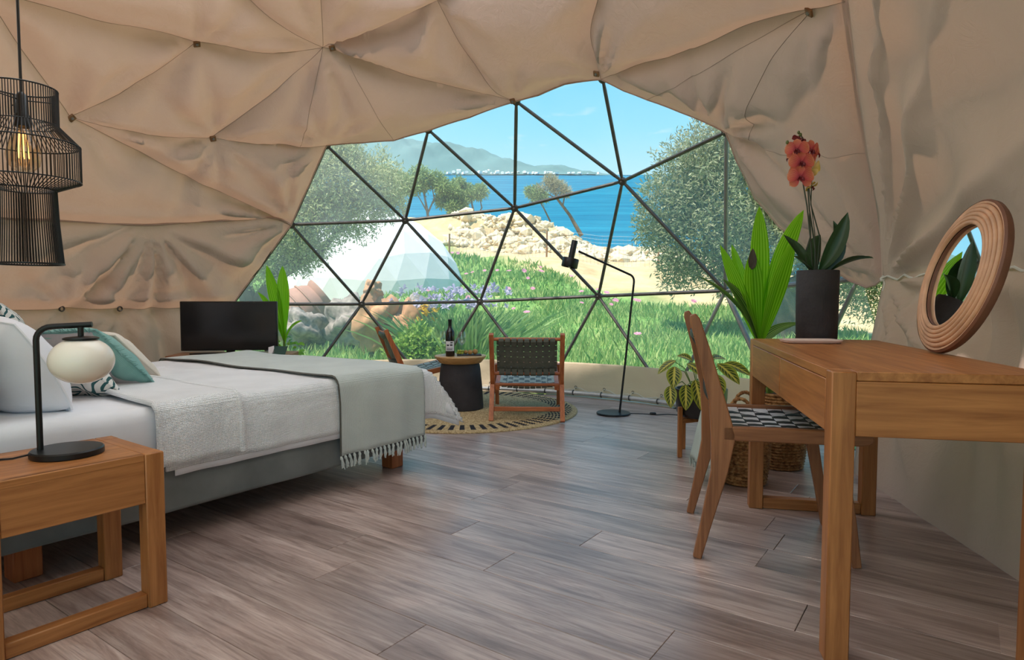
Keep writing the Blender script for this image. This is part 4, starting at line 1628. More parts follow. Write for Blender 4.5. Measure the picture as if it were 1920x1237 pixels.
# ---------------------------------------------------------------- lounge chairs with woven leather straps
def frame_bar(mb, path, w, t, x):
    """plank following a path in the (y,z) plane; t in plane, w across x"""
    L, Rr = [], []
    for i, (y, z) in enumerate(path):
        a, b = path[max(0, i - 1)], path[min(len(path) - 1, i + 1)]
        d = Vector((b[0] - a[0], b[1] - a[1])).normalized()
        tt = t[i] if isinstance(t, (list, tuple)) else t
        L.append((y - d.y * tt / 2, z + d.x * tt / 2))
        Rr.append((y + d.y * tt / 2, z - d.x * tt / 2))
    mb.prism(L + Rr[::-1], w, Matrix.Translation((x, 0, 0)))

def bezp(a, b, c, n=6):
    return [((1 - t) ** 2 * a[0] + 2 * t * (1 - t) * b[0] + t * t * c[0], (1 - t) ** 2 * a[1] + 2 * t * (1 - t) * b[1] + t * t * c[1]) for t in [i / n for i in range(n + 1)]]

def woven(parent, p0, p1, half_w, n_long, n_cross, w_l, w_c, ml, mc, sag, th=.0028, flip=1):
    """straps on a panel from p0 to p1 (y,z pairs); long straps run p0->p1, cross straps run across x"""
    p0, p1 = Vector((0, *p0)), Vector((0, *p1))
    ax = (p1 - p0)
    Lp = ax.length
    ax.normalize()
    nr = Vector((1, 0, 0)).cross(ax).normalized() * flip
    X = Vector((1, 0, 0))
    def surf(x, s):
        return p0 + ax * s + X * x + nr * .0145 - nr * (sag * math.sin(PI * min(1, max(0, s / Lp))) * .4 + sag * (1 - (x / half_w) ** 2))
    cs = [Lp * (k + .6) / (n_cross + .2) for k in range(n_cross)]
    ls = [half_w * 2 * ((k + .5) / n_long - .5) * .97 for k in range(n_long)]
    am = th * .75
    for i, x in enumerate(ls):
        path = [surf(x, -.004)]
        for k, s in enumerate(cs):
            path.append(surf(x, s) + nr * am * (1 if (i + k) % 2 else -1))
        path.append(surf(x, Lp + .004))
        path = [surf(x, .04) - nr * .020, surf(x, .004) - nr * .031, surf(x, -.013) - nr * .024, surf(x, -.0165) - nr * .012] + path + [surf(x, Lp + .0165) - nr * .012, surf(x, Lp + .013) - nr * .024, surf(x, Lp - .004) - nr * .031, surf(x, Lp - .04) - nr * .020]
        mb = MB()
        mb.ribbon(path, X, nr, w_l, th)
        mb.build('strap', ml, parent, smooth=35)
    for k, s in enumerate(cs):
        path = [surf(-half_w - .006, s)]
        for i, x in enumerate(ls):
            path.append(surf(x, s) - nr * am * (1 if (i + k) % 2 else -1))
        path += [surf(half_w + .006, s)]
        mb = MB()
        mb.ribbon(path, ax, nr, w_c, th)
        mb.build('strap', mc, parent, smooth=35)

def lounge_chair(label, loc, rz):
    c = thing('lounge_chair', label, 'chair', loc, rz, 'low lounge chairs with woven straps')
    hw = .265
    J = (-.20, .25)
    for s in (-1, 1):
        mb = MB()
        frame_bar(mb, [(-.37, .655), (-.28, .45), J, (-.17, .20)], .034, [.034, .042, .046, .03], s * hw)
        mb.build('back_post', M['teak_z'], c)
        mb = MB()
        frame_bar(mb, [(-.37, 0), (-.29, .13), (-.195, .27)], .034, [.03, .04, .045], s * (hw + .002))
        mb.build('leg', M['teak_z'], c)
        mb = MB()
        frame_bar(mb, [(-.22, .235), (.1, .30), (.39, .365)], .034, [.042, .042, .036], s * (hw - .036))
        mb.build('seat_rail', M['teak_y'], c)
        mb = MB()
        frame_bar(mb, [(.33, .36), (.37, .18), (.40, 0)], .032, [.042, .036, .028], s * hw)
        mb.build('leg', M['teak_z'], c)
    for y, z, nm in ((-.345, .615, 'top_rail'), (-.245, .345, 'back_rail'), (-.205, .255, 'seat_crossbar'), (.36, .36, 'seat_crossbar')):
        mb = MB()
        mb.tube([(-hw + .01, y, z), (hw - .01, y, z)], .013, 10)
        mb.build(nm, M['teak_x'], c)
    mb = MB()
    mb.box((0, -.315, .085), (2 * hw - .03, .022, .034), .004)
    mb.build('stretcher', M['teak_x'], c)
    mb = MB()
    mb.box((0, .365, .19), (2 * hw - .03, .02, .03), .004)
    mb.build('stretcher', M['teak_x'], c)
    woven(c, (-.248, .352), (-.343, .610), .222, 9, 6, .0385, .0405, M['leather'], M['leather'], .018, flip=-1)
    woven(c, (-.20, .256), (.358, .360), .205, 9, 9, .040, .055, M['leather'], M['leather_glare'], .02)
    return c
lounge_chair('lounge chair seen from behind, woven grey straps, facing the sea window', (.123, 5.11, .014), R_(-2))
lounge_chair('lounge chair seen from the side beyond the foot of the bed', (-.80, 5.72, .014), R_(-70))

# ---------------------------------------------------------------- stump table with wine
ST = Vector((-.43, 5.31, .012))
stt = thing('side_table', 'round side table with oak top on a black concrete stump', 'table', ST)
mb = MB()
mb.lathe([(.17, 0), (.19, .01), (.19, .04), (.182, .18), (.168, .33), (.16, .375), (.155, .385)], 40)
mb.build('stump', M['concrete_black'], stt, smooth=50)
mb = MB()
mb.lathe([(.165, .385), (.172, .387), (.212, .432), (.215, .44), (.212, .446), (.2, .448)], 48)
mb.build('top', M['pale_oak_x'], stt)
TZt = ST.z + .448
wb_ = thing('wine_bottle', 'dark red wine bottle with white label on the side table', 'bottle', (ST.x - .075, ST.y - .1, TZt))
mb = MB()
mb.lathe([(.034, 0), (.037, .003), (.0372, .19), (.034, .205), (.02, .225), (.0145, .245), (.0135, .3)], 24)
mb.build('body', M['bottle_glass'], wb_, smooth=50)
mb = MB()
mb.lathe([(.0145, .245), (.0142, .285), (.0155, .288), (.0155, .299), (.0142, .302)], 20)
mb.build('foil_cap', M['foil'], wb_)
lab = MB()
lab.grid([[(.0378 * math.sin(a), -.0378 * math.cos(a), z) for a in [R_(-62 + 124 * i / 16) for i in range(17)]] for z in (.045, .125)])
lb = lab.build('label', M['paper'], wb_, recalc=False)
for z, a0, a1, h in ((.109, 8, 38, .009), (.098, 2, 34, .005), (.086, -40, -8, .012), (.086, 4, 36, .010), (.066, -45, 40, .004), (.058, -45, 32, .004), (.051, -45, 38, .004)):
    mb = MB()
    mb.grid([[(.0381 * math.sin(R_(a0 + (a1 - a0) * i / 6)), -.0381 * math.cos(R_(a0 + (a1 - a0) * i / 6)), zz) for i in range(7)] for zz in (z, z + h)])
    mb.build('print', M['ink'], lb, recalc=False)
for dx, lbl in ((-.13, 'left empty wine glass beside the bottle on the side table'), (.018, 'right empty wine glass beside the bottle on the side table')):
    g = thing('wine_glass', lbl, 'glass', (ST.x + dx, ST.y - .06 + (.06 if dx < 0 else -.02), TZt), group='wine glasses on the side table')
    mb = MB()
    mb.lathe([(.0345, 0), (.034, .0025), (.006, .006), (.0042, .015), (.0042, .085), (.01, .095)], 20, cap1=False)
    mb.build('stem', M['clear_glass'], g, smooth=60)
    mb = MB()
    mb.lathe([(.005, .09), (.022, .102), (.037, .125), (.0405, .145), (.038, .17), (.032, .2), (.031, .2), (.037, .17), (.0393, .145), (.036, .127), (.021, .104), (.002, .094)], 24, cap0=False, cap1=False)
    mb.build('bowl', M['clear_glass'], g, smooth=60)
sb_ = MB()
sb_.box((0, 0, .005), (.2, .12, .01), .002)
slb = sb_.build('slate_board', M['slate'], loc=(ST.x + .075, ST.y - .03, TZt), rot=(0, 0, R_(6)))
tag(slb, 'dark slate serving board with fruit on the side table', 'board')
for i, (dx, dy, r, l) in enumerate(((.085, -.06, .021, 'round brown nut at the front of the slate board'), (.125, -.035, .023, 'round brown nut at the right of the slate board'), (.045, -.01, .018, 'round brown nut at the left of the slate board'))):
    mb = MB()
    mb.lathe([(r * math.sin(R_(a)), r * (1 - math.cos(R_(a))) * .96) for a in range(8, 176, 14)], 16)
    o = mb.build('walnut', M['walnut'], loc=(ST.x + dx, ST.y + dy, TZt + .0095))
    tag(o, l, 'fruit', 'brown nuts on the slate board')
gp = thing('grape_bunch', 'small bunch of green grapes on the slate board', 'fruit', (ST.x + .0, ST.y - .04, TZt + .0095))
for k in range(9):
    mb = MB()
    mb.lathe([(.011 * math.sin(R_(a)), .011 * (1 - math.cos(R_(a)))) for a in range(10, 176, 18)], 10)
    mb.build('grape', M['grape'], gp, loc=((k % 3 - 1) * .019 + (k // 6) * .006, (k // 3 % 2) * .02, .017 * (k // 6)))

# ---------------------------------------------------------------- floor lamp
fl = thing('floor_lamp', 'thin black reading floor lamp with cranked arm by the dome window', 'lamp', (.818, 5.12, 0))
mb = MB()
mb.lathe([(.133, 0), (.136, .003), (.136, .012), (.132, .016)], 40)
mb.build('base', M['black_metal'], fl)
mb = MB()
pth = [(.05, 0, .014), (.1, 0, .5), (.155, 0, 1.06)] + [(.155 - .05 + .05 * math.cos(R_(a)), 0, 1.07 + .055 * math.sin(R_(a))) for a in range(0, 65, 12)] + [(-.29, -.02, 1.305)]
mb.tube(pth, .0085, 10)
mb.build('stem', M['black_metal'], fl)
Ms = Matrix.Translation((-.345, -.02, 1.27)) @ Matrix.Rotation(R_(12), 4, 'Y')
mb = MB(Ms)
mb.lathe([(.062, -.095), (.065, -.09), (.065, -.025), (.062, -.02), (.024, -.018), (.024, .12), (.022, .123)], 28, cap0=False)
mb.build('shade', M['black_metal'], fl)
mb = MB(Ms)
mb.lathe([(.0, -.05), (.03, -.055), (.034, -.075), (.0, -.1)], 14, cap0=False, cap1=False)
mb.build('bulb', M['opal_glass'], fl)
mb = MB()
mb.tube([(.13, 0, .006), (.2, .0, .004), (.27, -.02, .004), (.33, -.05, .004), (.43, -.03, .004), (.62, -.12, .004)], .0035, 6)
cbl = mb.build('cable', M['black_plastic'], fl)
mb = MB()
mb.box((.31, -.04, .012), (.05, .022, .02), .006)
mb.build('foot_switch', M['black_plastic'], cbl)

# ---------------------------------------------------------------- desk (x across, y along toward the window)
DK = Vector((.812, 1.615, 0))
DRZ = R_(-11.76)
DX, DY, DH, DL = .52, 1.295, .76, .058
dk = thing('desk', 'oak writing desk with two drawers along the canvas wall', 'desk', DK, DRZ)
for x in (DL / 2, DX - DL / 2):
    for y in (DL / 2, DY - DL / 2):
        mb = MB()
        mb.box((x, y, DH / 2 - .0005), (DL, DL, DH - .001), .003)
        mb.build('leg', M['oak_z'], dk)
mb = MB()
mb.box((DX / 2, DY / 2, DH - .012), (DX - .018, DY - 2 * DL - .001, .024), .002)
mb.box((DX / 2, DY / 2, DH - .012), (DX - 2 * DL - .001, DY - .004, .0238), .002)
mb.build('top', M['oak_y'], dk)
for y, nm in ((.011, 'end_panel'), (DY - .011, 'end_panel')):
    mb = MB()
    mb.box((DX / 2, y, DH - .025 - .07), (DX - 2 * DL - .001, .02, .14), .002)
    mb.build(nm, M['oak_x'], dk)
mb = MB()
mb.box((.006, DY / 2, DH - .012), (.011, DY - 2 * DL - .001, .0236), .001)
mb.build('edge_strip', M['oak_y'], dk)
Ld = (DY - 2 * DL) / 2
for k in range(2):
    mb = MB()
    mb.box((.011, DL + Ld * (k + .5), DH - .025 - .07), (.02, Ld - .007, .138), .003)
    d_ = mb.build('drawer', M['oak_y'], dk)
    mb = MB()
    mb.box((.16, DL + Ld * (k + .5), DH - .155), (.28, Ld - .03, .012), .001)
    mb.build('drawer_bottom', M['oak_y'], d_)
mb = MB()
mb.box((DX - .011, DY / 2, DH - .095), (.02, DY - 2 * DL - .001, .14), .002)
mb.build('back_panel', M['oak_y'], dk)
for y in (DY - DL / 2,):
    mb = MB()
    mb.box((DX / 2, y, .025), (DX - 2 * DL, .042, .048), .003)
    mb.build('floor_rail', M['oak_x'], dk)

def desk_pt(x, y, z=DH):
    return DK + Matrix.Rotation(DRZ, 3, 'Z') @ Vector((x, y, z))

# ---------------------------------------------------------------- desk chair (y forward)
ch = thing('desk_chair', 'oak chair with woven black and white strap seat at the desk', 'chair', (.994, 2.468, 0), R_(-102.7))
CW = .247
for s in (-1, 1):
    mb = MB()
    frame_bar(mb, [(-.272, .0), (-.245, .12), (-.2, .32), (-.188, .45), (-.212, .58), (-.26, .76), (-.292, .865), (-.299, .885)], .03, [.03, .038, .058, .085, .056, .043, .036, .02], s * CW)
    o = mb.build('back_leg', M['ash_z'], ch)
    bv = o.modifiers.new('round', 'BEVEL')
    bv.width, bv.segments = .004, 2
    mb = MB()
    path = [(-.19, .462), (-.1, .462), (.1, .462), (.25, .462), (.285, .462), (.3, .462)]
    frame_bar(mb, path, .03, [.05, .05, .05, .05, .042, .02], s * CW)
    o = mb.build('seat_rail', M['ash_y'], ch)
    bv = o.modifiers.new('round', 'BEVEL')
    bv.width, bv.segments = .004, 2
    mb = MB()
    frame_bar(mb, [(.19, .45), (.205, .38), (.245, .15), (.268, 0)], .03, [.07, .048, .038, .03], s * (CW - .031))
    o = mb.build('front_leg', M['ash_z'], ch)
    bv = o.modifiers.new('round', 'BEVEL')
    bv.width, bv.segments = .004, 2
for y, z, nm in ((-.178, .39, 'crossbar'), (.2, .415, 'crossbar')):
    mb = MB()
    mb.box((0, y, z), (2 * CW - .03, .022, .045), .004)
    mb.build(nm, M['ash_x'], ch)
for y, z, nm in ((-.15, .462, 'seat_rod'), (.215, .462, 'seat_rod'), (-.215, .56, 'back_rod'), (-.275, .80, 'back_rod')):
    mb = MB()
    mb.tube([(-CW + .01, y, z), (CW - .01, y, z)], .011, 10)
    mb.build(nm, M['ash_x'], ch)
woven(ch, (-.15, .462), (.215, .462), .222, 9, 6, .044, .055, M['strap_black'], M['strap_grey'], .012)
woven(ch, (-.208, .562), (-.268, .802), .222, 9, 5, .044, .044, M['strap_black'], M['strap_black'], .008, flip=-1)

# ---------------------------------------------------------------- ceramic dish and orchid on the desk
dp = MB()
n = 28
def supell(a, b, k, z, m=40):
    out = []
    for i in range(m):
        t = 2 * PI * i / m
        c, s = math.cos(t), math.sin(t)
        out.append((a * math.copysign(abs(c) ** (2 / k), c), b * math.copysign(abs(s) ** (2 / k), s), z))
    return out
rings = [dp.pts(supell(a, b, 6, z)) for a, b, z in ((.095, .05, 0), (.106, .06, .003), (.112, .066, .012), (.112, .066, .014), (.106, .06, .0135), (.1, .055, .008), (.03, .02, .007))]
for A, B in zip(rings, rings[1:]):
    for k in range(40):
        dp.f.append((A + k, A + (k + 1) % 40, B + (k + 1) % 40, B + k))
dp.f.append(tuple(rings[0] + k for k in range(40))[::-1])
dp.f.append(tuple(rings[-1] + k for k in range(40)))
q = Vector((1.215, 2.60, DH))
tag(dp.build('ceramic_dish', M['ceramic'], loc=q, rot=(0, 0, R_(-4))), 'shallow blush ceramic dish on the desk before the orchid pot', 'dish')

OP = Vector((1.312, 2.755, DH))
orc = thing('potted_orchid', 'orange-pink orchid in a tall black concrete pot on the desk', 'plant', OP)
mb = MB()
mb.lathe([(.078, 0), (.082, .004), (.0845, .15), (.085, .296), (.083, .3), (.074, .3), (.073, .27)], 40)
mb.build('pot', M['concrete_black'], orc, smooth=50)
mb = MB()
mb.lathe([(.0735, .265), (.04, .278), (.004, .283)], 24)
mb.build('soil', M['soil'], orc)
def rel(x, y, z):
    return Vector((x, y, z)) - OP
def stem(pts, r, mat, nm='stem'):
    mb = MB()
    mb.tube([rel(*p) for p in pts], r, 7)
    return mb.build(nm, M[mat], orc)
stem([(1.30, 2.755, 1.03), (1.292, 2.74, 1.15), (1.262, 2.74, 1.32), (1.25, 2.74, 1.45), (1.255, 2.745, 1.55), (1.225, 2.75, 1.63), (1.213, 2.75, 1.64)], [.0035, .0034, .003, .003, .0028, .002, .001], 'stem_dark')
stem([(1.292, 2.75, 1.03), (1.27, 2.73, 1.16), (1.25, 2.735, 1.33), (1.232, 2.735, 1.42), (1.22, 2.735, 1.52), (1.17, 2.735, 1.595)], [.0035, .0034, .003, .003, .0025, .001], 'stem_dark')
stem([(1.31, 2.76, 1.03), (1.315, 2.75, 1.2), (1.27, 2.745, 1.34), (1.272, 2.745, 1.45)], [.003, .003, .0025, .002], 'stem_dark')
stem([(1.29, 2.74, 1.04), (1.245, 2.72, 1.09), (1.24, 2.72, 1.13), (1.265, 2.73, 1.2), (1.262, 2.735, 1.3)], .0035, 'stem_dark', 'stake')
stem([(1.30, 2.74, 1.0), (1.285, 2.735, 1.22), (1.256, 2.742, 1.43)], .002, 'stem_dark', 'stake')
for p0, p1, p2, w, hint, cl in (
        ((1.31, 2.75, 1.05), (1.36, 2.70, 1.13), (1.405, 2.70, 1.30), .07, (-.3, -1, .3), 0),
        ((1.33, 2.75, 1.05), (1.41, 2.72, 1.12), (1.365, 2.74, 1.27), .062, (.1, -1, .2), 0),
        ((1.31, 2.76, 1.05), (1.36, 2.76, 1.10), (1.425, 2.75, 1.145), .035, (0, -.4, 1), 0),
        ((1.29, 2.74, 1.05), (1.2, 2.70, 1.12), (1.185, 2.72, 1.19), .05, (.2, -1, .4), 0),
        ((1.28, 2.75, 1.05), (1.22, 2.74, 1.14), (1.155, 2.74, 1.21), .042, (.2, -1, .5), 0),
        ((1.28, 2.72, 1.05), (1.2, 2.66, 1.09), (1.17, 2.67, 1.115), .04, (0, -.6, 1), 0),
        ((1.32, 2.79, 1.05), (1.33, 2.84, 1.16), (1.36, 2.84, 1.22), .07, (0, 1, .3), 0),
        ((1.34, 2.72, 1.05), (1.40, 2.62, 1.11), (1.44, 2.56, 1.10), .06, (0, 0, 1), 0)):
    mb = MB()
    mb.leaf(rel(*p0), rel(*p1), rel(*p2), w, hint, n=10, m=4, fold=.25, peak=.55)
    mb.build('leaf', M['orchid_leaf'], orc, recalc=False, smooth=180)
def flower(x, y, z, size, face, mat, up=(0, 0, 1)):
    size *= 1.12
    f = Vector(face).normalized()
    U = Vector(up) - f * f.dot(Vector(up))
    U.normalize()
    S = U.cross(f)
    c = rel(x, y, z)
    root = None
    mb = MB()
    def pet(ang, L, w, depth=.0):
        d = U * math.cos(R_(ang)) + S * math.sin(R_(ang))
        mb.leaf(c - f * depth, c + d * L * .55 + f * (.006 - depth), c + d * L - f * .004, w, f, n=7, m=6, fold=.0, peak=.62, curl=-.12)
    for a in (0, 128, -128):
        pet(a, size * .5, size * .36, .004)
    for a in (72, -72):
        pet(a, size * .52, size * .56, .0)
    fl_ = mb.build('flower', M[mat], orc, recalc=False, smooth=180)
    lip = MB()
    for a in (180, 140, -140):
        d = U * math.cos(R_(a)) + S * math.sin(R_(a))
        lip.leaf(c + f * .004, c + f * .018 + d * size * .08, c + f * .012 + d * size * .2, size * .13, f, n=5, m=4, curl=-.3)
    lip.lathe([(.002, -.004), (.005, 0), (.003, .006)], 8, c + f * .008)
    lip.build('lip', M['orchid_dark'], fl_, recalc=False, smooth=180)
flower(1.228, 2.76, 1.606, .075, (.3, -.6, .5), 'orchid_dark')
flower(1.197, 2.725, 1.562, .085, (-.35, -1, -.05), 'orchid_petal')
flower(1.258, 2.735, 1.562, .082, (.3, -1, -.1), 'orchid_petal')
flower(1.288, 2.75, 1.552, .08, (.9, -.5, -.1), 'orchid_petal')
flower(1.186, 2.755, 1.535, .07, (-.8, .2, .1), 'orchid_petal')
flower(1.212, 2.715, 1.506, .092, (-.15, -1, .02), 'orchid_petal')
flower(1.208, 2.71, 1.445, .094, (-.2, -1, .05), 'orchid_petal')
flower(1.272, 2.75, 1.488, .078, (.8, .35, -.1), 'orchid_yellow')
flower(1.222, 2.76, 1.47, .075, (.2, .9, .1), 'orchid_petal')
flower(1.272, 2.745, 1.415, .055, (.5, -.4, -.8), 'orchid_yellow', up=(0, -1, .2))
for p, r in (((1.16, 2.735, 1.597), .007), ((1.172, 2.735, 1.59), .005), ((1.213, 2.75, 1.642), .006), ((1.221, 2.75, 1.632), .007), ((1.2, 2.74, 1.6), .008)):
    mb = MB()
    mb.lathe([(r * math.sin(R_(a)), -r * 1.2 * math.cos(R_(a))) for a in range(10, 176, 20)], 10, rel(*p))
    mb.build('bud', M['bud'], orc)

# ---------------------------------------------------------------- round rattan mirror leaning on the wall
MR = Vector((1.470, 2.10, DH + .250))
nrm = Vector((-.935, .20, .25)).normalized()
mr = thing('round_mirror', 'round mirror in a wide coiled rattan frame leaning on the desk', 'mirror')
mr.location = MR
mr.rotation_euler = nrm.to_track_quat('Z', 'Y').to_euler()
def circ(r, z, n=64):
    return [(r * math.cos(2 * PI * k / n), r * math.sin(2 * PI * k / n), z) for k in range(n)]
for k in range(6):
    mb = MB()
    mb.tube(circ(.178 + k * .0138, .028 - .0008 * k * k), .0078, 8, closed=True)
    mb.build('rattan_coil', M['rattan'], mr, smooth=180)
mb = MB()
mb.lathe([(.172, .02), (.172, -.01), (.25, -.012), (.256, -.004), (.2565, .01), (.25, .016)], 64, cap0=False, cap1=False)
mb.build('rim', M['rattan_dark'], mr)
mb = MB()
mb.lathe([(.1715, .014), (.1715, -.006)], 56)
mb.build('glass', M['mirror_glass'], mr, smooth=30)

# ---------------------------------------------------------------- wicker baskets and palm
def basket(name, label, loc, r0, r1, h, handles):
    b = thing(name, label, 'basket', loc)
    mb = MB()
    prof = [(.004, .004), (r0 * .96, .004)]
    nrow = int(h / .016)
    for k in range(nrow):
        t = (k + .5) / nrow
        r = r0 + (r1 - r0) * t + .012 * math.sin(PI * t)
        prof += [(r, h * k / nrow + .002), (r + .008, h * (k + .5) / nrow), (r, h * (k + 1) / nrow - .002)]
    prof += [(r1 - .012, h), (r1 - .014, h * .4), (.004, h * .4)]
    mb.lathe(prof, 44, cap0=False, cap1=False)
    mb.build('body', M['wicker'], b, smooth=70)
    for a in handles:
        c = Vector((r1 * math.cos(a), r1 * math.sin(a), h - .01))
        t = Vector((-math.sin(a), math.cos(a), 0))
        mb = MB()
        pts = [c + t * (.055 * math.cos(R_(k))) + Vector((0, 0, .085 * math.sin(R_(k)))) for k in range(0, 181, 12)]
        mb.tube(pts, [.0085 if i % 2 else .0105 for i in range(len(pts))], 8)
        mb.build('handle', M['wicker'], b)
    return b
basket('wicker_basket', 'small wicker basket with rope handle and a throw hanging out behind the chair', (1.185, 3.235, 0), .105, .12, .37, (1.2, 4.2))
basket('wicker_basket', 'larger wicker planter basket holding the tall palm behind the desk', (1.50, 3.54, 0), .115, .14, .42, (4.0, .8))
tw = MB()
P = []
for i in range(15):
    t = i / 14
    rowp = []
    for j in range(13):
        u = j / 12 * 2 - 1
        a = R_(188 + u * 42)
        rr = .09 + .10 * min(1, t * 4) + .065 * t + .008 * math.sin(u * 11 + 1) * t
        z = .385 + .03 * math.sin(PI * min(1, t * 4)) - max(0, t - .2) * .34
        rowp.append((1.185 + rr * math.cos(a), 3.235 + rr * math.sin(a), z))
    P.append(rowp)
tw.grid(P)
tw_o = solid(tw, 'folded_throw', M['green_throw'], .008)
tag(tw_o, 'pale green fringed throw spilling over the wicker basket', 'throw')
for j in range(0, 13):
    p = Vector(P[-1][j])
    mb = MB()
    mb.tube([p, p + Vector((0, 0, -.02)), p + Vector((rnd.uniform(-.006, .006), 0, -.045))], [.004, .005, .003], 5)
    mb.build('tassel', M['green_throw'], tw_o)

pm_ = thing('potted_palm', 'tall young palm with broad green leaves behind the orchid pot', 'plant', (1.50, 3.54, .30))
PO = Vector((1.50, 3.54, .30))
def pleaf(root, O, p0, p1, p2, w, hint, mat, pleat=.02, peak=.5, fold=.12, nm='leaf'):
    mb = MB()
    mb.leaf(Vector(p0) - O, Vector(p1) - O, Vector(p2) - O, w, hint, n=16, m=12, pleat=pleat, fold=fold, peak=peak)
    return mb.build(nm, M[mat], root, recalc=False, smooth=180)
for k, (tx, tz) in enumerate(((1.365, .72), (1.36, .70), (1.375, .71))):
    mb = MB()
    mb.tube([(-.06 + k * .012, .0, 0), (-.09 + k * .01, -.01, .2), (tx - PO.x, -.02, tz - PO.z)], [.012, .009, .006], 7)
    mb.build('stalk', M['stem_green'], pm_)
mb = MB()
mb.lathe([(.12, .1), (.06, .115), (.01, .12)], 20)
mb.build('soil', M['soil'], pm_)
B_ = (1.36, 3.5, .66)
for p1, p2, w, hint, mat, pk in (
        ((1.33, 3.47, 1.05), (1.325, 3.46, 1.43), .088, (.05, -1, 0), 'palm_leaf', .62),
        ((1.40, 3.50, 1.12), (1.545, 3.42, 1.405), .10, (.35, -1, .1), 'palm_leaf', .6),
        ((1.40, 3.42, 1.0), (1.475, 3.36, 1.255), .085, (.25, -1, .2), 'palm_leaf', .55),
        ((1.29, 3.46, .98), (1.285, 3.44, 1.19), .085, (-.1, -1, 0), 'palm_leaf', .6),
        ((1.24, 3.46, .96), (1.115, 3.45, 1.225), .06, (-.2, -1, .1), 'palm_leaf', .55),
        ((1.27, 3.52, 1.0), (1.208, 3.54, 1.235), .05, (-.1, -1, 0), 'palm_leaf', .6),
        ((1.24, 3.42, .93), (.985, 3.40, 1.055), .06, (.2, -.6, 1), 'palm_leaf_dark', .5),
        ((1.27, 3.45, .92), (1.13, 3.44, 1.04), .07, (.3, -.8, .6), 'palm_leaf_dark', .5),
        ((1.42, 3.56, .78), (1.62, 3.56, .80), .06, (0, -.5, 1), 'palm_leaf_dark', .5)):
    pleaf(pm_, PO, B_, p1, p2, w * 1.22, hint, mat, peak=pk)
mb = MB()
mb.leaf(Vector((1.284, 3.436, 1.09)) - PO, Vector((1.282, 3.434, 1.15)) - PO, Vector((1.286, 3.436, 1.205)) - PO, .045, (-.1, -1, 0), n=8, m=4, peak=.4)
mb.build('withered_tip', M['bark_dark'], pm_, recalc=False)

# ---------------------------------------------------------------- palm shoot beside the television
LP = Vector((-1.97, 5.55, 0))
lp = thing('potted_palm', 'young palm shoot with bright leaves beside the television', 'plant', LP)
mb = MB()
mb.lathe([(.1, 0), (.12, .02), (.14, .3), (.145, .36), (.13, .36), (.125, .33)], 30)
mb.build('pot', M['concrete_black'], lp)
mb = MB()
mb.lathe([(.126, .33), (.05, .345), (.005, .35)], 20)
mb.build('soil', M['soil'], lp)
mb = MB()
mb.tube([(0, 0, .33), (-.01, 0, .5), (-.005, 0, .66)], [.014, .012, .008], 8)
mb.build('stalk', M['stem_green'], lp)
b0 = (-1.975, 5.55, .52)
for p1, p2, w, hint, pk in (
        ((-2.0, 5.5, .85), (-2.10, 5.5, 1.215), .085, (-.1, -1, 0), .62),
        ((-1.96, 5.5, .85), (-1.965, 5.5, 1.21), .085, (.1, -1, 0), .65),
        ((-2.03, 5.5, .85), (-2.175, 5.48, .985), .04, (-.2, -1, .4), .6),
        ((-1.92, 5.48, .70), (-1.79, 5.46, .74), .06, (.1, -.6, 1), .5)):
    pleaf(lp, LP, b0, p1, p2, w * 1.25, hint, 'palm_leaf', peak=pk)
sl = MB()
for k in range(34):
    a = rnd.uniform(0, 6.28)
    r = rnd.uniform(.03, .14)
    z = rnd.uniform(.36, .60)
    p = Vector((r * math.cos(a), r * math.sin(a), z))
    d = Vector((math.cos(a), math.sin(a), rnd.uniform(-.5, .5))) * rnd.uniform(.05, .08)
    sl.leaf(p, p + d * .5 + Vector((0, 0, .015)), p + d, .032, (rnd.uniform(-.4, .4), -1, .8), n=5, m=3, peak=.45)
tag(sl.build('creeper_leaves', M['small_leaf'], lp, recalc=False, smooth=180), 'small trailing leaves at the foot of the shoot', kind='stuff')

# ---------------------------------------------------------------- prayer plant on a wooden stand
MP = Vector((1.13, 3.80, 0))
mp_ = thing('prayer_plant', 'prayer plant with yellow-veined leaves in a black pot on wooden legs', 'plant', MP)
mb = MB()
mb.lathe([(.1, .23), (.125, .235), (.142, .26), (.15, .35), (.152, .40), (.142, .40), (.138, .37)], 36)
mb.build('pot', M['black_plastic'], mp_, smooth=50)
mb = MB()
mb.lathe([(.139, .37), (.05, .385), (.005, .39)], 20)
mb.build('soil', M['soil'], mp_)
for k in range(4):
    a = R_(205 + 90 * k)
    mb = MB()
    mb.box((.155 * math.cos(a), .155 * math.sin(a), .15), (.026, .026, .30), .003)
    mb.build('leg', M['oak_z'], mp_)
for k in range(2):
    mb = MB()
    mb.box((0, 0, .214), (.29, .024, .026), .003, Matrix.Rotation(R_(205 + 90 * k), 3, 'Z'))
    mb.build('crossbar', M['oak_x'], mp_)
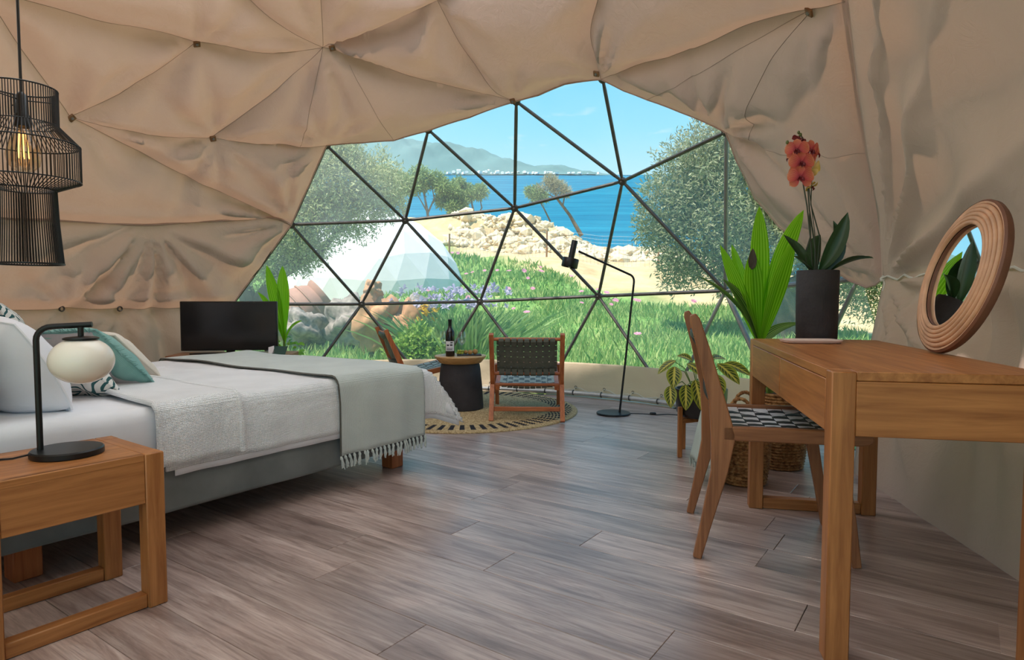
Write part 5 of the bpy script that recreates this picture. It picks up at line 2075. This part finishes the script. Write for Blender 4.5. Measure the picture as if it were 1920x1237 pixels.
ml = [((.95, 3.72, .53), (.935, 3.68, .44), .085, (-.3, -1, .4)), ((.92, 3.70, .42), (.915, 3.66, .33), .07, (-.3, -1, .2)), ((1.0, 3.66, .43), (.985, 3.60, .33), .08, (0, -1, .3)),
      ((1.05, 3.64, .46), (1.055, 3.56, .34), .085, (.1, -1, .3)), ((1.03, 3.72, .55), (1.10, 3.64, .49), .075, (.2, -1, .8)), ((1.2, 3.70, .55), (1.27, 3.62, .47), .085, (.3, -1, .6)),
      ((1.26, 3.75, .55), (1.36, 3.70, .50), .08, (.2, -.8, 1)), ((1.16, 3.68, .50), (1.17, 3.56, .42), .085, (.2, -1, .5)), ((1.08, 3.85, .56), (1.02, 3.88, .58), .07, (0, -.4, 1)),
      ((1.22, 3.85, .57), (1.3, 3.9, .56), .08, (0, -.4, 1)), ((.97, 3.80, .56), (.89, 3.80, .50), .06, (0, -.5, 1)), ((1.12, 3.62, .44), (1.13, 3.55, .31), .08, (.1, -1, .2))]
for a, b, w, hint in ml:
    a, b = Vector(a) - MP, Vector(b) - MP
    st_ = MB()
    root = Vector((a.x * .25, a.y * .25, .38))
    st_.tube([root, (root + a) / 2 + Vector((0, 0, .05)), a], .0028, 5)
    o = st_.build('leaf_stalk', M['stem_green'], mp_)
    lf = MB()
    d = b - a
    lf.leaf(a - d * .1, a + d * .5 + Vector((0, 0, .02)), b + d * .25, w * 1.05, hint, n=12, m=8, fold=.1, peak=.5)
    lf.build('leaf', M['maranta_leaf'], mp_, recalc=False, smooth=180)

# ================================================================== outdoors
TP = np.array([  # x, y, z of the hillside
    (0, 7.2, -.02), (-3, 7.2, -.05), (3, 6.6, -.05), (0, 8, .05), (0, 10.5, .24), (0, 13, .46), (0, 17, .95), (0, 21, 1.6), (0, 26, 2.5), (0, 29, 2.85), (0, 32, 3.6), (0, 36, 5.2), (0, 40, 5.0), (0, 46, 2.2),
    (2, 10, .15), (2.4, 14, .5), (3.9, 16, .62), (4.4, 20, 1.2), (6, 26, 2.05), (7, 30, 2.5), (8, 34, 3.3), (8.4, 37, 3.0), (11, 36, 1.6), (10, 44, .8),
    (4, 11, .15), (8, 22, .9), (6, 8, -.05), (9, 14, .1), (14, 26, .9), (20, 40, .2),
    (-4.5, 20, .37), (-3, 10, .1), (-7, 14, .15), (-10, 25, 1.0), (-2.2, 26, 2.5), (-3.4, 26, 2.2), (-2.2, 18, .95), (-2.0, 13, .42), (-5.4, 36, 5.2), (-3, 36, 5.4), (-3, 30, 3.3), (-8, 34, 4.2), (-14, 36, 3.2), (-6, 46, 2.5), (-8, 9, .0), (-18, 20, .5),
    (-9, 2, -.05), (9, 2, -.05), (0, -6, -.05), (-9, -6, -.05), (9, -6, -.05), (20, 8, 0), (-20, 8, 0), (3.4, 3.5, -.05), (-4.6, 3.5, -.05), (-.7, 6.9, -.03), (1.6, 5.9, -.05), (-3.2, 5.6, -.05)])

def terrain(x, y):
    x, y = np.asarray(x, float), np.asarray(y, float)
    d2 = (x[..., None] - TP[:, 0]) ** 2 + (y[..., None] - TP[:, 1]) ** 2 + .15
    w = 1 / d2 ** 1.7
    z = (w * TP[:, 2]).sum(-1) / w.sum(-1)
    return z

def terz(x, y):
    return float(terrain(np.array([x]), np.array([y]))[0])

gx = np.concatenate([np.linspace(-30, -10, 21)[:-1], np.linspace(-10, 12, 111), np.linspace(12, 30, 19)[1:]])
gy = np.concatenate([np.linspace(-12, 6, 37)[:-1], np.linspace(6, 40, 171), np.linspace(40, 52, 13)[1:]])
X, Y = np.meshgrid(gx, gy)
Z = terrain(X, Y)
rough = np.clip((Y - 27) / 5, 0, 1)
Z = Z + (.05 + .12 * rough) * np.sin(X * 2.1 + 1.7 * np.sin(Y * .9)) * np.sin(Y * 1.7 + X * .6) * np.clip((Y - 7.5) / 4, 0, 1)
inn = ((X + .7) ** 2 + (Y - 3.6) ** 2 < 3.1 ** 2) | ((np.abs(X) < 2.3) & (Y < 2.5) & (Y > -1.6))
Z = np.where(inn, np.minimum(Z, -.08), Z)
V = np.stack([X.ravel(), Y.ravel(), Z.ravel()], 1)
nyy, nxx = X.shape
I = np.arange(nyy * nxx).reshape(nyy, nxx)
F = np.stack([I[:-1, :-1].ravel(), I[:-1, 1:].ravel(), I[1:, 1:].ravel(), I[1:, :-1].ravel()], 1)

def m_ground():
    """turf near, bare sandy soil on the far slope (soil follows the place, not the light)"""
    m, nt, out = nodes('ground')
    geo = nt.nodes.new('ShaderNodeNewGeometry')
    se = nt.nodes.new('ShaderNodeSeparateXYZ')
    nt.links.new(geo.outputs['Position'], se.inputs[0])
    n1 = N(nt, 'ShaderNodeTexNoise', Scale=1.2, Detail=6.0, Roughness=.7)
    nt.links.new(geo.outputs['Position'], n1.inputs['Vector'])
    n2 = N(nt, 'ShaderNodeTexNoise', Scale=.35, Detail=3.0)
    nt.links.new(geo.outputs['Position'], n2.inputs['Vector'])
    # turf border: y + .55*max(x,0) - noise
    ad = N(nt, 'ShaderNodeMath', operation='MULTIPLY_ADD')
    ad.inputs[1].default_value = 1.75
    nt.links.new(se.outputs['X'], ad.inputs[0])
    nt.links.new(se.outputs['Y'], ad.inputs[2])
    a2 = N(nt, 'ShaderNodeMath', operation='MULTIPLY_ADD')
    a2.inputs[1].default_value = 7.0
    nt.links.new(n2.outputs[0], a2.inputs[0])
    nt.links.new(ad.outputs[0], a2.inputs[2])
    mr = N(nt, 'ShaderNodeMapRange')
    mr.inputs[1].default_value = 26.5
    mr.inputs[2].default_value = 28.5
    nt.links.new(a2.outputs[0], mr.inputs[0])
    g = ramp(nt, n1.outputs[0], [(.3, srgb(88, 132, 64)), (.55, srgb(128, 162, 88)), (.72, srgb(190, 182, 126))])
    s = ramp(nt, n1.outputs[0], [(.3, srgb(190, 162, 118)), (.7, srgb(224, 200, 154))])
    mx = nt.nodes.new('ShaderNodeMixRGB')
    nt.links.new(mr.outputs[0], mx.inputs[0])
    nt.links.new(g, mx.inputs[1])
    nt.links.new(s, mx.inputs[2])
    principled(nt, out, mx.outputs[0], .95, 0, .1, bump(nt, n1.outputs[0], .6, .15))
    return m
m_ground()
gr = link('ground', np_mesh('ground', V, F, True), M['ground'])
tag(gr, 'green coastal slope rising to bare sandy soil', None, kind='structure')

def turf_ok(x, y):
    return y + 1.75 * x < 23.5 + 1.5 * np.sin(x * 1.3) + np.sin(y * .9)

# ---------------------------------------------------------------- grass
n = 90000
u = nrng.random(n)
gyv = 6.4 + (27.5 - 6.4) * u ** 1.55
gxv = (nrng.random(n) * 1.02 - .50) * gyv * 1.0 + .4
ok = turf_ok(gxv, gyv) & ((gxv + .7) ** 2 + (gyv - 3.6) ** 2 > 3.0 ** 2)
patch = np.sin(gxv * 1.7 + 2 * np.sin(gyv * .8)) * np.sin(gyv * 1.3 + gxv)
ok &= nrng.random(n) < .75 + .35 * patch
gxv, gyv = gxv[ok], gyv[ok]
k = len(gxv)
gz = terrain(gxv, gyv) - .02
far = np.clip(gyv / 9, .8, 3)
hgt = (.07 + .15 * nrng.random(k) ** 1.5) * (.85 + .2 * far)
wid = (.008 + .008 * nrng.random(k)) * far
a = nrng.random(k) * 2 * PI
la = nrng.random(k) * 2 * PI
le = hgt * nrng.random(k) * .7
B = np.stack([gxv, gyv, gz], 1)
dx = np.stack([np.cos(a), np.sin(a), np.zeros(k)], 1) * wid[:, None]
tip = B + np.stack([np.cos(la) * le, np.sin(la) * le, hgt], 1)
mid = B + np.stack([np.cos(la) * le * .35, np.sin(la) * le * .35, hgt * .55], 1)
V = np.stack([B - dx, B + dx, mid + dx * .8, tip, mid - dx * .8], 1).reshape(-1, 3)
F = (np.arange(k)[:, None] * 5 + np.arange(5)[None])
gobj = link('grass', np_mesh('grass', V, F), M['grass_blade'])
tag(gobj, 'fresh green grass covering the slope outside the window', 'grass', kind='stuff')

# pink flowers in the grass
fm = MB()
for j in range(7):
    a = 2 * PI * j / 7
    d = Vector((math.cos(a), math.sin(a), .25))
    fm.leaf((0, 0, 0), d * .05, d * .085, .06, (0, 0, 1), n=3, m=2)
fme = fm.mesh('pink_flower', recalc=False)
fme.materials.append(M['pink_petal'])
cnt = 0
while cnt < 46:
    y = 8.5 + 17 * rnd.random() ** .8
    x = rnd.uniform(-.16, .34) * y
    if not turf_ok(np.array([x]), np.array([y]))[0] or rnd.random() > (.35 if y < 15 else 1):
        continue
    o = link('pink_flower', fme, None, None, (x, y, terz(x, y) + .2), (rnd.uniform(.3, 1.0), 0, rnd.uniform(-.6, .6)), rnd.uniform(.55, 1.0) * (.7 + y / 40))
    tag(o, 'small pink flower head blooming in the green grass', 'flower', 'pink flowers in the grass')
    cnt += 1

# ---------------------------------------------------------------- dry stone ridge
smesh = []
for k in range(7):
    bm = bmesh.new()
    bmesh.ops.create_icosphere(bm, subdivisions=1, radius=.5)
    rs = random.Random(k)
    for v in bm.verts:
        v.co *= rs.uniform(.72, 1.2)
        v.co.z *= .8
    me = bpy.data.meshes.new('stone')
    bm.to_mesh(me)
    bm.free()
    me.materials.append(M['limestone'])
    smesh.append(me)
wall = thing('dry_stone_wall', 'tumbled limestone wall along the ridge above the sea', 'stone wall', (0, 30, 0))
placed = 0
for _ in range(4000):
    if placed >= 290:
        break
    x = rnd.uniform(-3.4, 9.6)
    t = rnd.random()
    y = 29.5 + t * 6.5 + max(0, x - 3) * .25
    topv = 1.0
    if x < -1 and t < .35:
        continue
    if x > 8 and t > .7:
        continue
    s = rnd.uniform(.35, .8) * (1.0 if rnd.random() < .8 else 1.4)
    link('stone', rnd.choice(smesh), None, wall, (x, y - 30, terz(x, y) + .12 * s), (rnd.uniform(-.4, .4), rnd.uniform(-.4, .4), rnd.uniform(0, 6.28)), (s, s * rnd.uniform(.7, 1.1), s * rnd.uniform(.6, 1.0)))
    placed += 1
# small rubble between the stones
sv, sf = [], []
for _ in range(900):
    x = rnd.uniform(-3.4, 10)
    y = 29 + rnd.random() * 7.5 + max(0, x - 3) * .25
    s = rnd.uniform(.08, .26)
    c = Vector((x, y - 30, terz(x, y) + .06))
    b0 = len(sv)
    for q in ((1, 0, 0), (-1, 0, 0), (0, 1, 0), (0, -1, 0), (0, 0, 1), (0, 0, -1)):
        sv.append(c + Vector(q) * s * rnd.uniform(.6, 1.2))
    for f in ((0, 2, 4), (2, 1, 4), (1, 3, 4), (3, 0, 4), (2, 0, 5), (1, 2, 5), (3, 1, 5), (0, 3, 5)):
        sf.append([b0 + i for i in f])
rub = link('rubble', np_mesh('rubble', np.array([tuple(v) for v in sv]), np.array(sf)), M['limestone'], wall)
rub['kind'] = 'stuff'

# wire fence on the slope
fe = thing('wire_fence', 'thin wire mesh fence with wooden posts crossing the slope', 'fence', (0, 26, 0))
fx = [-2.6, -.6, 1.4, 3.4, 5.6, 7.6]
fpos = [(x, 26.6 - .35 * max(0, x), terz(x, 26.6 - .35 * max(0, x))) for x in fx]
for x, y, z in fpos[::2]:
    mb = MB()
    mb.tube([(x, y - 26, z - .1), (x + .02, y - 26, z + 1.1)], [.04, .035], 7)
    mb.build('post', M['post_wood'], fe)
wm = MB()
for (x0, y0, z0), (x1, y1, z1) in zip(fpos, fpos[1:]):
    for j in range(9):
        h = .08 + j * .14
        wm.tube([(x0, y0 - 26, z0 + h), (x1, y1 - 26, z1 + h)], .004, 3, caps=False)
    for j in range(14):
        t = j / 14
        p = (x0 + (x1 - x0) * t, y0 + (y1 - y0) * t - 26, z0 + (z1 - z0) * t)
        wm.tube([(p[0], p[1], p[2] + .05), (p[0], p[1], p[2] + 1.2)], .004, 3, caps=False)
wm.build('wire_mesh', M['galv_steel'], fe, recalc=False)

# ---------------------------------------------------------------- sea, far coast and town
def m_sea():
    m, nt, out = nodes('sea_water')
    co = coords(nt, (.05, .35, 1))
    n1 = N(nt, 'ShaderNodeTexNoise', Scale=1.5, Detail=6.0, Roughness=.65)
    nt.links.new(co, n1.inputs['Vector'])
    co2 = coords(nt, (.015, .03, 1))
    n2 = N(nt, 'ShaderNodeTexNoise', Scale=1.0, Detail=2.0)
    nt.links.new(co2, n2.inputs['Vector'])
    c1 = ramp(nt, n1.outputs[0], [(.3, srgb(8, 92, 122)), (.7, srgb(40, 132, 154))])
    c2 = ramp(nt, n2.outputs[0], [(.35, (.8, .85, .92, 1)), (.65, (1.0, 1.05, 1.05, 1))])
    mx = N(nt, 'ShaderNodeMixRGB', blend_type='MULTIPLY')
    mx.inputs[0].default_value = 1
    nt.links.new(c1, mx.inputs[1])
    nt.links.new(c2, mx.inputs[2])
    principled(nt, out, mx.outputs[0], .55, 0, .12, bump(nt, n1.outputs[0], .3, .3))
m_sea()
SEA_Y0, SEA_Y1 = 40.0, 170.0
def sea_z(y):
    return .9 + (y - SEA_Y0) / (SEA_Y1 - SEA_Y0) * 31.8
mb = MB()
mb.grid([[(x, y, sea_z(y)) for x in np.linspace(-170, 230, 21)] for y in np.linspace(SEA_Y0, SEA_Y1, 14)])
sea = mb.build('sea', M['sea_water'], recalc=False, smooth=180)
tag(sea, 'deep blue sea reaching to the far shore', 'sea', kind='stuff')

def ridge(name, label, prof, y0, depth, base):
    """mountain with real depth; prof = (x, height) crest line"""
    P = []
    rr = random.Random(3)
    for j in range(15):
        t = j / 14
        rowp = []
        for i in range(len(prof) * 6):
            f = i / 6
            a, b = prof[min(int(f), len(prof) - 1)], prof[min(int(f) + 1, len(prof) - 1)]
            w = f - int(f)
            x, h = a[0] + (b[0] - a[0]) * w, a[1] + (b[1] - a[1]) * w
            g = math.sin(PI * (t * .5)) if t < .999 else 1
            bmp = (.05 * math.sin(x * .21 + t * 5) + .05 * math.sin(x * .53 - t * 9) + .03 * math.sin(x * 1.3 + t * 17)) * h * math.sin(PI * t)
            rowp.append((x, y0 + depth * t, base + h * g + bmp))
        P.append(rowp)
    # far side
    P.append([(p[0], p[1] + depth * .8, base) for p in P[-1]])
    mb = MB()
    mb.grid(P)
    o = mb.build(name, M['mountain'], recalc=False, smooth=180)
    tag(o, label, 'mountain')
zc = sea_z(SEA_Y1)
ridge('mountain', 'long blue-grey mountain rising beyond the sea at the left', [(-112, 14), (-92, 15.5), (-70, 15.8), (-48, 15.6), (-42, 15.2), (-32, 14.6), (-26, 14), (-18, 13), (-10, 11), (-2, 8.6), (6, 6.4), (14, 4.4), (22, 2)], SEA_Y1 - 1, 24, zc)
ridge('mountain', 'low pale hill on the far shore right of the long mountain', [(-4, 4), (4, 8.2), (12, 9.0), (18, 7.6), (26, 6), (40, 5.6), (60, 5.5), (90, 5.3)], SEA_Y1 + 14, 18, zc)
mb = MB()
mb.grid([[(x, SEA_Y1 - 2 + 8 * t, zc - .45 + .5 * t + .08 * math.sin(x * .9)) for x in np.linspace(-60, 120, 91)] for t in (0, .5, 1)])
tag(mb.build('far_shore', M['limestone'], recalc=False, smooth=180), 'pale strip of far beach along the horizon', None, kind='structure')
hm = MB()
hm.box((0, 0, .5), (1, 1, 1))
hm.prism([(-.5, 1), (.5, 1), (0, 1.25)], 1.0)
hme = hm.mesh('house', smooth=0)
hme.materials.append(M['town_white'])
for k in range(70):
    x = rnd.triangular(-24, 32, -3)
    up = rnd.random() ** 2 * (2.2 if -22 < x < 6 else .3)
    s = rnd.uniform(.35, .8)
    o = link('house', hme, None, None, (x, SEA_Y1 - 2.2 + up * 1.5 + rnd.random(), zc - .1 + up * .55), (0, 0, rnd.uniform(0, 3)), (s * rnd.uniform(1, 2), s, s * rnd.uniform(.5, .8)))
    tag(o, 'tiny white house in the town on the far shore', 'house', 'white houses of the far town')

# ---------------------------------------------------------------- trees
def leaf_cloud(clusters, n, L, W, seed, hang=0.0):
    g = np.random.default_rng(seed)
    wts = np.array([c[3] ** 2 for c in clusters])
    idx = g.choice(len(clusters), n, p=wts / wts.sum())
    C = np.array([c[:3] for c in clusters])[idx]
    Rr = np.array([c[3] for c in clusters])[idx]
    d = g.normal(size=(n, 3))
    d /= np.linalg.norm(d, axis=1)[:, None]
    lump = 1 + .18 * np.sin(d[:, 0] * 9 + idx) * np.sin(d[:, 2] * 8 + idx * 2) + .12 * np.sin(d[:, 1] * 17 + d[:, 0] * 13)
    P = C + d * (Rr * lump * g.random(n) ** .35)[:, None]
    t = g.normal(size=(n, 3)) + d * .8 + np.array([0, 0, .2 - hang])
    t /= np.linalg.norm(t, axis=1)[:, None]
    s = np.cross(t, g.normal(size=(n, 3)))
    s /= np.linalg.norm(s, axis=1)[:, None]
    Ls = (L * (.6 + .8 * g.random(n)))[:, None]
    V = np.stack([P, P + t * Ls * .5 + s * W, P + t * Ls, P + t * Ls * .5 - s * W], 1).reshape(-1, 3)
    return V, np.arange(n * 4).reshape(n, 4)

def tree(name, label, base, clusters, n, L, W, seed, leafm, barkm, limbs, hang=0.0):
    t = thing(name, label, 'tree', base)
    b = Vector(base)
    cl = [(c[0] - b.x, c[1] - b.y, c[2] - b.z, c[3]) for c in clusters]
    V, F = leaf_cloud(cl, n, L, W, seed, hang)
    o = link('foliage', np_mesh('foliage', V, F), M[leafm], t)
    o['kind'] = 'stuff'
    mb = MB()
    for pth, r in limbs:
        mb.tube([Vector(p) - b for p in pth], r, 8)
    mb.build('trunk', M[barkm], t)
    return t
# left olive tree, in front of the neighbouring dome
tree('olive_tree', 'large silvery olive tree at the left before the white dome', (-5.6, 13.6, .15),
     [(-3.9, 14.2, 3.5, .95), (-4.55, 14, 3.3, .9), (-3.1, 14.4, 3.45, .72), (-4.3, 13.9, 2.6, .85), (-5.0, 13.7, 2.3, .9), (-3.5, 14.2, 2.75, .62), (-5.3, 13.5, 1.75, .62), (-4.5, 13.8, 1.9, .5), (-2.75, 14.5, 3.0, .4), (-5.6, 13.8, 3.1, .9), (-6.2, 13.6, 2.2, 1.0), (-6.6, 13.8, 3.2, 1.0), (-3.9, 14.3, 4.2, .6)],
     70000, .10, .013, 3, 'olive_leaf', 'bark_dark',
     [([(-5.6, 13.6, .1), (-5.3, 13.7, .9), (-4.7, 13.9, 1.9), (-4.1, 14.1, 2.9)], [.3, .22, .13, .05]), ([(-5.5, 13.6, .5), (-5.8, 13.7, 1.5), (-5.6, 13.8, 2.7)], [.22, .14, .05]), ([(-5.0, 13.8, 1.4), (-4.2, 14.0, 1.9), (-3.4, 14.3, 2.9)], [.12, .08, .03])])
# right olive tree
tree('olive_tree', 'large grey-green olive tree standing right of the sea view', (4.9, 11.4, .1),
     [(3.3, 12, 3.15, .75), (2.9, 12, 2.6, .62), (3.75, 12, 3.55, .72), (3.8, 11.8, 2.5, .95), (4.6, 11.8, 3.0, 1.0), (3.35, 11.9, 2.0, .75), (4.4, 11.6, 1.9, .9), (2.65, 12.1, 2.15, .36), (5.3, 11.5, 2.3, 1.0), (5.8, 11.2, 1.7, .8), (5.5, 11.4, 3.2, 1.0), (3.2, 12.1, 1.45, .45), (4.2, 12, 3.8, .6), (6.4, 11, 2.2, 1.0), (4.0, 11.6, 1.35, .5), (6.3, 11, 1.2, .7)],
     80000, .10, .013, 9, 'olive_leaf_dark', 'bark_dark',
     [([(4.9, 11.4, 0), (4.8, 11.4, .8), (4.4, 11.6, 1.7), (3.9, 11.8, 2.6)], [.34, .26, .16, .05]), ([(4.95, 11.4, .5), (5.3, 11.4, 1.3), (5.6, 11.4, 2.5)], [.24, .15, .05]), ([(4.7, 11.5, 1.0), (5.4, 11.1, 1.4), (6.2, 11, 1.7)], [.16, .1, .04])])
# wind-bent pines on the shore
for k, (px, h, sp, sd, lb) in enumerate(((-6.9, 3.0, 1.1, 1, 'wind-bent pine nearest the left olive tree on the shore'), (-5.5, 3.2, 1.15, 2, 'tallest wind-bent pine on the shore, second from the left'), (-3.9, 2.5, .8, 3, 'wind-bent pine on the shore, third from the left'), (-2.6, 2.75, .75, 4, 'wind-bent pine on the shore, rightmost of the row'))):
    y = 39.5 + .4 * k
    z = 5.2 if k < 2 else 5.0
    rk = random.Random(sd)
    sp *= 1.15
    h *= 1.1
    cl = [(px + rk.uniform(-sp, sp), y + rk.uniform(-.6, .6), z + h * rk.uniform(.5, 1.0), sp * rk.uniform(.34, .52)) for _ in range(8)]
    lm = [([(px + .5, y, z - .8), (px + .25, y, z + h * .3), (px, y, z + h * .7)], [.1, .08, .04]), ([(px + .3, y, z + h * .25), (px + .7, y, z + h * .5), (px + .5, y, z + h * .8)], [.06, .045, .02]), ([(px + .2, y, z + h * .3), (px - .4, y, z + h * .6)], [.05, .02])]
    tree('shore_pine', lb, (px + .5, y, z - .8), cl, 5200, .24, .035, 20 + k, 'pine_leaf', 'bark', lm)
# slanting bare tree on the ridge
px, y = 2.3, 37.0
tree('bare_tree', 'slanting half-bare tree on the stone ridge before the sea', (4.0, y, 4.6), [(px, y, 7.3, .42), (px - .75, y, 7.0, .35), (px + .4, y, 7.1, .4), (px + .75, y, 6.9, .3), (px - .2, y, 7.6, .28)], 2600, .26, .018, 40, 'dry_leaf', 'bark',
     [([(4.0, y, 4.4), (3.3, y, 5.6), (2.6, y, 6.5), (2.3, y, 7.3)], [.13, .09, .07, .02]), ([(2.9, y, 6.1), (3.1, y, 7.0)], [.05, .02]), ([(2.6, y, 6.5), (1.6, y, 7.0)], [.05, .02])])
tree('shore_shrub', 'small green shrub left of the slanting bare tree', (1.45, 36.9, 5.0), [(1.35, 36.9, 6.75, .4), (1.0, 36.9, 6.9, .25), (1.75, 36.9, 6.6, .3)], 1500, .22, .03, 41, 'pine_leaf', 'bark', [([(2.2, 36.9, 5.2), (1.8, 36.9, 6.0), (1.4, 36.9, 6.6)], [.05, .04, .02])])

# ---------------------------------------------------------------- neighbouring white dome
nd = thing('white_dome_tent', 'white geodesic dome tent standing beyond the olive tree', 'tent', (-4.55, 20.5, .3))
bm = bmesh.new()
bmesh.ops.create_icosphere(bm, subdivisions=3, radius=3.1)
bmesh.ops.bisect_plane(bm, geom=bm.verts[:] + bm.edges[:] + bm.faces[:], plane_co=(0, 0, -.3), plane_no=(0, 0, -1), clear_outer=True)
for v in bm.verts:
    v.co.z += .3
pm2 = {}
for f in bm.faces:
    mb = MB()
    c = f.calc_center_median()
    n0 = mb.pts([v.co.copy() for v in f.verts] + [c * .998])
    kf = len(f.verts)
    for i in range(kf):
        mb.f.append((n0 + i, n0 + (i + 1) % kf, n0 + kf))
    if c.y < 1.2:
        mb.build('panel', M['outer_dome'], nd, recalc=False, smooth=180)
    else:
        pm2.setdefault('v', []).append(mb)
bm.free()
mb = MB()
for m2 in pm2.get('v', []):
    n0 = mb.pts([Vector(v) for v in m2.v])
    mb.f += [tuple(n0 + i for i in f) for f in m2.f]
mb.build('rear_cover', M['outer_dome'], nd, recalc=False, smooth=180)
mb = MB()
mb.lathe([(3.12, -.35), (3.14, .0), (3.11, .12)], 48, cap0=False, cap1=False)
mb.build('skirt', M['outer_dome'], nd)

# ---------------------------------------------------------------- terracotta jar and rocks
jr_ = thing('clay_jar', 'big ribbed terracotta jar lying tilted among the rocks', 'jar', (-3.55, 10.6, .62))
jr_.rotation_euler = (R_(0), R_(52), R_(25))
mb = MB()
pr = [(.16, -.55), (.26, -.5), (.38, -.3), (.44, -.05), (.43, .18), (.36, .36), (.3, .44), (.34, .5), (.34, .54), (.27, .54), (.26, .44), (.34, .3), (.38, 0), (.2, -.45)]
mb.lathe(pr, 40, cap1=True)
mb.build('body', M['terracotta'], jr_, smooth=60)
for z, r in ((-.3, .385), (-.1, .438), (.1, .44), (.28, .405)):
    mb = MB()
    mb.tube([(r * math.cos(2 * PI * k / 40), r * math.sin(2 * PI * k / 40), z) for k in range(40)], .018, 6, closed=True)
    mb.build('rib', M['terracotta'], jr_)

def rock(name, label, loc, size, mat, seed, group=None):
    bm = bmesh.new()
    bmesh.ops.create_icosphere(bm, subdivisions=4, radius=.5)
    rs = random.Random(seed)
    o = [rs.uniform(0, 9) for _ in range(9)]
    for v in bm.verts:
        c = v.co.normalized()
        f = 1 + .22 * math.sin(c.x * 4 + o[0]) * math.sin(c.y * 5 + o[1]) + .16 * math.sin(c.z * 7 + o[2] + c.x * 3) + .09 * math.sin(c.x * 13 + o[3]) * math.sin(c.z * 12 + o[4]) + .06 * math.sin(c.y * 21 + o[5]) * math.sin(c.x * 19 + o[6])
        v.co = c * .5 * f
    me = bpy.data.meshes.new(name)
    bm.to_mesh(me)
    bm.free()
    me.polygons.foreach_set('use_smooth', [True] * len(me.polygons))
    ob = link(name, me, M[mat], None, loc, (0, 0, rs.uniform(0, 6)), size)
    tag(ob, label, 'rock', group)
rock('garden_rock', 'pitted grey rock in front of the clay jar', (-3.15, 9.6, .45), (.85, .5, .6), 'rock_grey', 4)
rock('garden_rock', 'dark grey rock between the jar and the orange rock', (-2.45, 9.7, .5), (.75, .5, .75), 'rock_grey', 8)
rock('garden_rock', 'tall orange sandstone rock with a lumpy top', (-1.98, 9.3, .55), (.62, .5, .95), 'rock_orange', 12)
rock('garden_rock', 'orange sandstone boulder beside the flower bed', (-1.55, 9.4, .45), (.6, .5, .75), 'rock_orange', 15)
rock('garden_rock', 'small round orange stone resting on the tall orange rock', (-2.02, 9.3, 1.02), (.26, .24, .3), 'rock_orange', 18)
rock('garden_rock', 'grey speckled rock behind the orange rocks', (-1.5, 10.1, .6), (.7, .5, .7), 'rock_grey', 21)

# ---------------------------------------------------------------- iris bed and shrub
ir = thing('iris_clump', 'clump of strap-leaved irises with lavender flowers outside the window', 'plant', (-.75, 9.2, .1))
lv = MB()
for k in range(420):
    x, y = rnd.gauss(0, .34), rnd.gauss(0, .3)
    p = Vector((x, y, 0))
    L = rnd.uniform(.4, .7)
    d = Vector((x * .8 + rnd.uniform(-.25, .25), y * .5 + rnd.uniform(-.2, .2), L))
    lv.leaf(p, p + Vector((d.x * .3, d.y * .3, L * .7)), p + d, .03, (rnd.uniform(-1, 1), -1, 0), n=4, m=1, fold=0, peak=.4)
o = lv.build('leaves', M['iris_leaf'], ir, recalc=False, smooth=0)
o['kind'] = 'stuff'
fb = MB()
for a in range(6):
    dd_ = Vector((math.cos(a * PI / 3), math.sin(a * PI / 3), .9 if a % 2 else -.2))
    fb.leaf((0, 0, 0), dd_ * .03 + Vector((0, 0, .01)), dd_ * .055, .045, (0, 0, 1) if a % 2 == 0 else (math.cos(a), math.sin(a), .2), n=3, m=2)
fbm = fb.mesh('blossom', recalc=False)
fbm.materials.append(M['iris_petal'])
for k in range(95):
    p = (rnd.gauss(.02, .36), rnd.gauss(0, .28), rnd.uniform(.66, .98))
    link('blossom', fbm, None, ir, p, (rnd.uniform(-.5, .5), rnd.uniform(-.5, .5), rnd.uniform(0, 6)), rnd.uniform(.7, 1.3))
yi = thing('yellow_iris', 'yellow irises standing left of the lavender clump', 'plant', (-1.2, 9.0, .1))
lv = MB()
for k in range(60):
    x, y = rnd.gauss(0, .12), rnd.gauss(0, .12)
    lv.leaf((x, y, 0), (x * 1.2, y, .3), (x * 2 + rnd.uniform(-.1, .1), y, rnd.uniform(.4, .6)), .028, (rnd.uniform(-1, 1), -1, 0), n=4, m=1, fold=0, peak=.4)
o = lv.build('leaves', M['iris_leaf'], yi, recalc=False, smooth=0)
o['kind'] = 'stuff'
fbm2 = fbm.copy()
fbm2.materials.clear()
fbm2.materials.append(M['yellow_petal'])
for p in ((-.05, 0, .66), (.0, -.02, .6), (.12, 0, .63), (-.1, 0, .5), (.08, .05, .5), (-.02, 0, .72)):
    link('blossom', fbm2, None, yi, p, (rnd.uniform(-.5, .5), 0, rnd.uniform(0, 6)), 1.3)
sh_ = thing('garden_shrub', 'low leafy light green shrub below the yellow irises', 'shrub', (-1.25, 8.3, .02))
V, F = leaf_cloud([(0, 0, .22, .28), (-.2, 0, .16, .2), (.25, .05, .15, .2), (.05, 0, .42, .16)], 2600, .07, .018, 50)
o = link('foliage', np_mesh('foliage', V, F), M['shrub_leaf'], sh_)
o['kind'] = 'stuff'
mb = MB()
for k in range(5):
    mb.tube([(0, 0, 0), (rnd.uniform(-.2, .2), rnd.uniform(-.1, .1), .3)], [.01, .004], 5)
mb.build('twigs', M['bark'], sh_)
